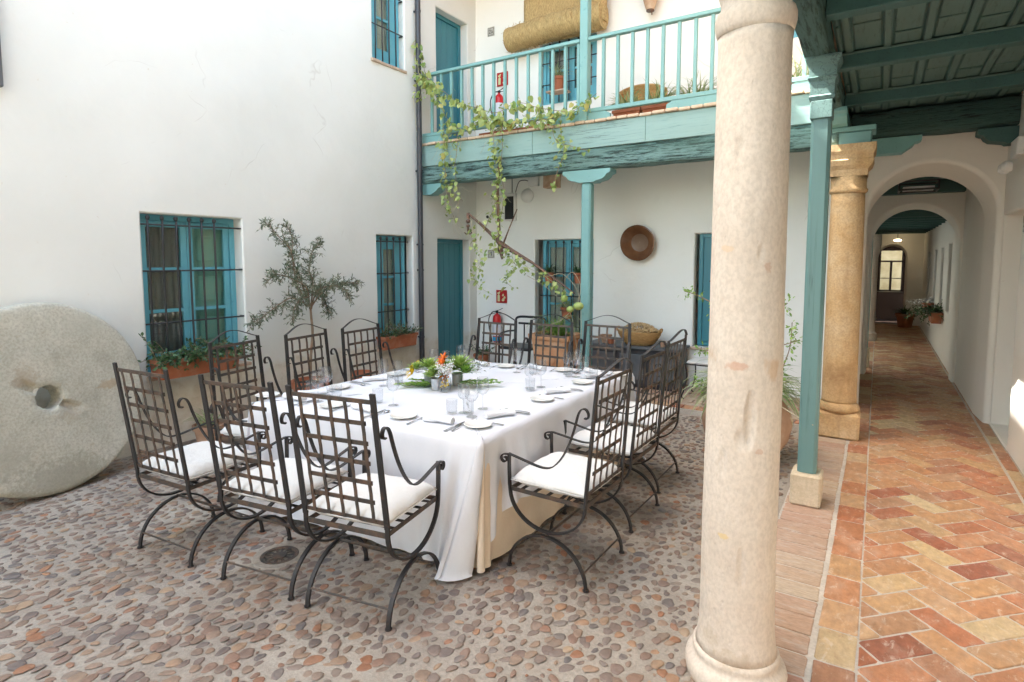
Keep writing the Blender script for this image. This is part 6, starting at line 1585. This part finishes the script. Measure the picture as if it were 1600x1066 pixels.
for q in ((0, 0, .135), (-.05, .02, .11), (.05, .01, .11), (-.01, -.05, .10), (.02, .05, .12)): rosette(t, (-2.70 + q[0], 3.22 + q[1], TZ + q[2]), .072, 26, 'succ', .4)
t = metal_pot(-2.84, 3.31, .045, .09, 'zinc pot of spiky green succulents and yellow flowers at the back left of the centrepiece')
rosette(t, (-2.84, 3.31, TZ + .125), .12, 46, 'succ', .22); rosette(t, (-2.92, 3.25, TZ + .12), .085, 30, 'succ', .3); rosette(t, (-2.75, 3.38, TZ + .12), .09, 34, 'leaf_fresh', .25)
for q in ((-.10, -.04, .11), (-.09, .01, .135), (-.075, -.06, .09)): flower(t, (-2.86 + q[0], 3.28 + q[1], TZ + q[2]), .035, 9, 'yellow', (-.6, -.5, .6))
t = metal_pot(-2.66, 3.42, .045, .09, 'zinc pot of tall green succulents with orange flowers at the back of the centrepiece')
rosette(t, (-2.64, 3.42, TZ + .135), .14, 52, 'succ', .2); rosette(t, (-2.55, 3.38, TZ + .11), .10, 36, 'leaf_fresh', .25); rosette(t, (-2.66, 3.38, TZ + .12), .08, 30, 'succ', .3)
for q in ((-.10, -.09, .175), (-.085, -.11, .14), (-.05, -.13, .11), (-.115, -.05, .20), (-.02, -.13, .10)): flower(t, (-2.62 + q[0], 3.40 + q[1], TZ + q[2]), .036, 11, 'orange', (-.2, -.7, .6))
m = MB()
for _ in range(80):
    d = Vector((rnd.uniform(.1, 1), rnd.gauss(0, .5), rnd.uniform(.2, 1))).normalized(); p = Vector((-2.53, 3.42, TZ + .10)) + d * rnd.uniform(.04, .15); add_leaf(m, p, d + rv(.4), .022, .008, 'oval')
tag(m.build('loose_foliage', M['leaf_olive'], t), kind='stuff')
# glass vase with white and yellow sprigs
t = thing('glass_vase', 'clear glass vase of tiny white and yellow blossoms in the centrepiece', 'vase', (-2.60, 3.20, TZ))
MB().lathe([(.001, .0), (.032, .0), (.040, .004), (.043, .05), (.040, .10), (.038, .10), (.040, .05), (.036, .012), (.001, .010)], 22, (-2.60, 3.20, TZ), cap=False).build('vase_glass', M['glass'], t, smooth=True)
m = MB(); w1 = MB(); y1_ = MB(); gl = MB()
for i in range(26):
    a = rnd.uniform(0, 6.28); d = Vector((math.cos(a) * .5, math.sin(a) * .5, 1)).normalized(); P = [Vector((-2.60, 3.20, TZ + .03)), Vector((-2.60, 3.20, TZ + .08)) + d * .03, Vector((-2.60, 3.20, TZ + .09)) + d * rnd.uniform(.05, .13)]
    m.tube(P, .0012, 3)
    for _ in range(9): w1.ball(P[-1] + rv(.013), .0042, 5)
for i in range(22): y1_.ball(Vector((-2.60, 3.20, TZ + .055)) + Vector((rnd.uniform(-.026, .026), rnd.uniform(-.026, .026), rnd.uniform(-.02, .03))), .007, 5)
m.build('stems', M['stem'], t); tag(w1.build('white_blossoms', M['whitefl'], t), kind='stuff'); tag(y1_.build('yellow_blossoms', M['yellow'], t), kind='stuff')

# ---- steelyard hanging from the gallery beam
t = thing('steelyard', 'old rust brown iron steelyard balance with hooks hanging in the vine', 'balance', (-4.02, 6.05, 1.9)); RI = M['rust']; YV = 6.06
P = [Vector((-4.517, YV, 2.29)), Vector((-4.3, YV, 2.13)), Vector((-4.12, YV, 1.985)), Vector((-4.02, YV, 1.90)), Vector((-3.84, YV, 1.80)), Vector((-3.56, YV, 1.66)), Vector((-3.25, YV, 1.47)), Vector((-2.98, YV, 1.30))]
MB().tube(P, [.014, .018, .024, .036, .028, .018, .013, .008], 8).build('beam_arm', RI, t, smooth=True)
MB().ball((-4.015, YV, 1.84), .05, 10, (.8, .7, 1.5)).tube([(-4.01, YV, 1.80), (-3.985, YV - .01, 1.70)], [.03, .012], 8).build('fulcrum', RI, t, smooth=True)
MB().tube([(-4.517, YV, 2.30), (-4.52, YV, 2.22)], .022, 8).ball((-4.52, YV, 2.19), .03, 8).ball((-4.52, YV, 2.13), .024, 8).tube([(-4.52, YV, 2.12), (-4.52, YV, 2.06)], .014, 6).build('hook_shank', RI, t, smooth=True)
for s_ in (-1, 1): MB().tube([(-4.52 + s_ * (.028 - .028 * math.cos(a)), YV, 2.055 - .03 * math.sin(a)) for a in np.linspace(0, math.pi * .95, 8)], .008, 6).build('hook', RI, t, smooth=True)
MB().tube([(-3.99, YV, 1.86), (-3.88, YV - .01, 2.08), (-3.76, YV - .02, 2.31)], [.012, .009, .006], 6).build('pointer', RI, t, smooth=True)
m = MB(); m.tube(smooth_path([(-4.07, 6.13, 2.95), (-4.06, YV, 2.6), (-4.05, YV, 2.3), (-4.03, YV, 1.95)], 5), [.019, .020, .021, .022] * 4, 8); m.build('hanger', RI, t, smooth=True)

# ---- climbing vine over the railing and the steelyard
vine = thing('climbing_vine', 'straggling climbing vine with pale leaves over the gallery railing, trailing to the steelyard', 'vine', (-4.1, 6.05, 3.3))
VL = [ # main runners: list of (x, y, z)
    [(-5.33, 6.03, 4.62), (-5.30, 6.10, 4.35), (-5.22, 6.12, 4.1), (-5.0, 6.12, 3.95), (-4.7, 6.11, 3.72), (-4.4, 6.10, 3.62), (-4.1, 6.10, 3.52), (-3.8, 6.11, 3.60), (-3.5, 6.12, 3.50), (-3.2, 6.11, 3.42), (-3.02, 6.09, 3.40), (-2.75, 6.10, 3.55)],
    [(-5.25, 6.10, 4.2), (-5.05, 6.12, 3.8), (-4.85, 6.12, 3.5), (-4.6, 6.10, 3.38), (-4.3, 6.08, 3.46), (-4.0, 6.08, 3.40), (-3.6, 6.09, 3.36), (-3.25, 6.06, 3.34)],
    [(-4.95, 6.11, 3.5), (-4.92, 6.08, 3.3), (-4.90, 6.06, 3.05), (-4.88, 6.05, 2.80), (-4.86, 6.05, 2.55), (-4.82, 6.05, 2.4), (-4.72, 6.05, 2.20)],
    [(-4.72, 6.10, 3.45), (-4.70, 6.07, 3.15), (-4.72, 6.05, 2.9), (-4.68, 6.05, 2.6), (-4.6, 6.05, 2.45)],
    [(-4.15, 6.09, 3.4), (-4.12, 6.06, 3.2), (-4.08, 6.05, 2.9), (-4.06, 6.04, 2.6), (-4.10, 6.04, 2.35), (-4.18, 6.04, 2.2), (-4.25, 6.03, 2.05)],
    [(-4.0, 6.08, 3.38), (-3.98, 6.05, 3.1), (-4.0, 6.05, 2.8), (-3.95, 6.04, 2.5), (-4.0, 6.04, 2.2), (-4.04, 6.04, 1.95), (-3.9, 6.02, 1.75), (-3.75, 6.02, 1.62)],
    [(-3.2, 6.09, 3.4), (-3.17, 6.06, 3.15), (-3.12, 6.05, 2.95), (-3.2, 6.05, 2.75), (-3.25, 6.05, 2.6)],
    [(-3.32, 6.09, 3.4), (-3.25, 6.06, 3.1), (-3.0, 6.05, 2.98), (-2.82, 6.05, 2.92)],
    [(-3.9, 6.04, 1.85), (-3.75, 6.03, 1.72), (-3.6, 6.03, 1.60), (-3.4, 6.02, 1.52), (-3.2, 6.02, 1.40), (-3.02, 6.02, 1.28)],
    [(-3.75, 6.03, 1.65), (-3.85, 6.02, 1.5), (-3.9, 6.02, 1.42), (-3.8, 6.0, 1.35)],
    [(-4.02, 6.03, 1.9), (-4.2, 6.02, 1.75), (-4.35, 6.02, 1.6), (-4.42, 6.02, 1.5), (-4.3, 6.0, 1.35), (-4.1, 6.0, 1.25)],
    [(-4.45, 6.03, 2.2), (-4.4, 6.02, 1.95), (-4.3, 6.02, 1.7), (-4.33, 6.02, 1.5)],
    [(-5.33, 6.03, 4.4), (-5.3, 6.02, 4.2), (-5.25, 6.02, 4.0), (-5.28, 6.02, 3.85), (-5.35, 6.0, 3.9)],
]
vs_ = MB()
for P in VL[:8]: vs_.tube(smooth_path(P, 6), .0034, 5, cap=False)
vs_.build('stems', M['stem'], vine, smooth='all')
t2 = MB()
for P in VL[8:]: t2.tube(smooth_path(P, 6), .0028, 5, cap=False)
for P in ([(-3.1, 6.02, 1.45), (-2.98, 6.0, 1.55), (-2.88, 6.0, 1.4), (-2.92, 6.0, 1.2), (-3.1, 6.0, 1.0), (-3.3, 6.0, .9), (-3.42, 6.0, .75), (-3.45, 6.0, .6)], [(-3.45, 6.03, 1.5), (-3.3, 6.02, 1.5), (-3.1, 6.01, 1.52), (-2.9, 6.0, 1.3), (-2.86, 6.0, .9), (-2.86, 6.0, .6), (-3.0, 6.0, .52), (-3.3, 6.0, .55)], [(-3.6, 6.02, 1.5), (-3.3, 6.0, 1.35), (-3.02, 6.0, 1.1), (-2.94, 6.0, .8), (-2.9, 6.0, .55)], [(-5.28, 6.02, 4.1), (-5.45 + .1, 5.98, 3.9), (-5.33, 5.97, 3.6), (-5.3, 5.97, 3.4)]):
    t2.tube(smooth_path(P, 6), .0030, 5, cap=False)
for P in VL[:5]:
    S_ = smooth_path(P, 6)
    for _ in range(7):
        q = S_[rnd.randrange(len(S_))]; d = Vector((rnd.gauss(0, .5), -.2, rnd.gauss(-.5, .5))).normalized(); Q = [q]
        for i in range(9): q = q + d * .035; d = (d + Vector((rnd.gauss(0, .3), rnd.gauss(0, .1), rnd.gauss(-.08, .25)))).normalized(); Q.append(q)
        t2.tube(Q, .0013, 4, cap=False)
tag(t2.build('tendrils', M['stem_p'], vine, smooth='all'), kind='stuff')
lm = []
for k in range(5):
    m = MB(); add_leaf(m, (0, 0, 0), (0, 1, 0), 1.0, rnd.uniform(.78, .98), 'heart', rnd.uniform(-.3, .3)); lm.append(m)
lmesh = [m.mesh('leaf', M['leaf_vine'], smooth='all') for m in lm]; lmy = [m.mesh('leaf', M['leaf_yel'], smooth='all') for m in lm[:2]]
dens = [5.6, 5.2, 4.2, 3.2, 4.2, 4.2, 3.4, 2.4, 5.4, 5.0, 2.6, 4.2, 3.8]
cnt = 0; small = MB(); org = Vector((-4.1, 6.05, 3.3))
for P, dn in zip(VL, dens):
    S_ = smooth_path(P, 6)
    for i in range(1, len(S_)):
        k = dn * (S_[i] - S_[i - 1]).length / .075
        k = int(k) + (rnd.random() < k % 1)
        for _ in range(k):
            p = S_[i] + Vector((rnd.gauss(0, .035), rnd.uniform(-.07, .03), rnd.gauss(-.01, .035))); L = rnd.uniform(.045, .095)
            if cnt < 295 and L > .062:
                o = link_copy(rnd.choice(lmy) if rnd.random() < .12 else rnd.choice(lmesh), 'leaf', vine, p - org, (rnd.uniform(-2.6, -1.0), rnd.uniform(-.8, .8), rnd.uniform(-1.2, 1.2)), (L, L, L)); cnt += 1
            else: add_leaf(small, p, Vector((rnd.gauss(0, .5), -.4, rnd.gauss(-.5, .5))), L * .75, L * .6, 'heart')
tag(small.build('small_leaves', M['leaf_vine'], vine, smooth=True), kind='stuff')
# two round green fruits beside the post
fr = MB(); fr.ball((-2.90, 6.0, 1.16), .055, 12, (1.15, 1, .85)); fr.build('fruit', M['succ'], vine, smooth='all'); fr = MB(); fr.ball((-3.0, 5.99, 1.12), .045, 12, (1, 1, .85)); fr.build('fruit', M['succ'], vine, smooth='all'); fr = MB(); fr.ball((-3.1, 6.03, 1.24), .045, 12); fr.build('fruit', M['succ'], vine, smooth='all')
sp_ = thing('vine_trough', 'low clay trough behind the railing where the vine grows', 'planter', (-4.2, 6.45, 3.25)); trough(sp_, -4.55, -3.4, 6.36, 6.50, 3.252, 3.36)
sprawl(sp_, (-4.5, -3.45, 6.38, 6.48, 3.36), 50, .22, 'oval', 'leaf_fresh', .03, .03, .8, 1)

# ---- along the walkway
t = thing('emergency_light', 'white emergency light with two round lamps on the right walkway wall', 'lamp', (XR, 6.9, 2.6))
MB().bevbox(XR - .055, XR - .002, 6.75, 7.05, 2.62, 2.78, .008).build('housing', M['white_plastic'], t)
for y in (6.82, 6.98): m = MB(); m.lathe([(.001, 0), (.045, .0), (.052, .05), (.03, .075), (.001, .078)], 16); m.xf(Matrix.Translation((XR - .07, y, 2.53)) @ Matrix.Rotation(R(-90), 4, 'Y')); m.build('lamp_head', M['white_plastic'], t, smooth=True)
t = thing('door_number', 'small dark number plate at the right margin of the walkway wall', 'number tile', (XR, 6.4, 2.0)); MB().bevbox(XR - .012, XR - .001, 6.40, 6.53, 1.93, 2.07, .002).build('tile', M['numtile'], t)
text_obj('3', t, (-.013, .065, 0), (R(90), 0, R(-90)), .10, 'ink', 'numeral')
t = thing('ceiling_lantern', 'black iron lantern on the ceiling of the passage between the arches', 'lantern', (.38, 8.9, 2.68))
m = MB(); 
for a, c in (((.18, 8.75), (.58, 8.75)), ((.18, 9.1), (.58, 9.1)), ((.18, 8.75), (.18, 9.1)), ((.58, 8.75), (.58, 9.1))): m.tube([(*a, 2.56), (*c, 2.56)], .012, 6); m.tube([(*a, 2.66), (*a, 2.56)], .01, 6); m.tube([(*a, 2.66), (*c, 2.66)], .01, 6)
m.build('cage', M['black'], t); MB().box(.22, .54, 8.79, 9.06, 2.565, 2.60).build('lamp_glass', M['white_plastic'], t)
t = thing('wall_trough', 'dark hanging plant in a trough under the first tall niche of the walkway', 'planter', (XR - .1, 12.4, .8)); trough(t, XR2 - .18, XR2 - .01, 11.9, 12.6, .62, .80)
sprawl(t, (XR2 - .16, XR2 - .03, 11.95, 12.55, .78), 60, .45, 'oval', 'leaf_dark', .05, .05, 1.6, 2, (.1, 1.0), -1.2)
t = thing('wall_trough', 'pink flowering trough farther along the walkway wall', 'planter', (XR - .1, 14.2, .8)); trough(t, XR2 - .18, XR2 - .01, 13.85, 14.45, .68, .84)
sprawl(t, (XR2 - .16, XR2 - .03, 13.9, 14.4, .82), 30, .3, 'oval', 'whitefl', .06, .05, 1.2, 2, (.3, 1.0), -1.0)
t = thing('floor_pot', 'clay pot with dark plant on the floor at the far end of the walkway', 'plant pot', (.62, 17.4, 0)); pot(t, (.62, 17.4, 0), .2, .34, 'terra'); spider(t, (.62, 17.4, .33), 50, .35, .03, 'leaf_dark')
t = thing('far_counter', 'dark wooden counter inside the far arch', 'counter', (.3, 19.5, 0)); MB().bevbox(-.3, .9, 19.3, 19.8, 0, .78, .01).build('body', brown, t)
wl = thing('warm_lamp', 'small lit warm lamp glowing near the far arch', 'lamp', (.38, 17.5, 2.2))
lm_, t_, b_ = new_mat('lit_lamp_glass'); b_.inputs['Emission Color'].default_value = (1, .75, .45, 1); b_.inputs['Emission Strength'].default_value = 2.2; b_.inputs['Base Color'].default_value = (.8, .6, .4, 1)
MB().ball((.38, 17.45, 2.17), .06, 10, (1.4, 1, .5)).build('bulb', lm_, wl, smooth=True); MB().tube([(.38, 17.45, 2.2), (.38, 17.45, 2.74)], .006, 5).build('rod', M['black'], wl)
print('objects', len(bpy.data.objects), 'tris', sum(len(p.vertices) - 2 for me in bpy.data.meshes for p in me.polygons))
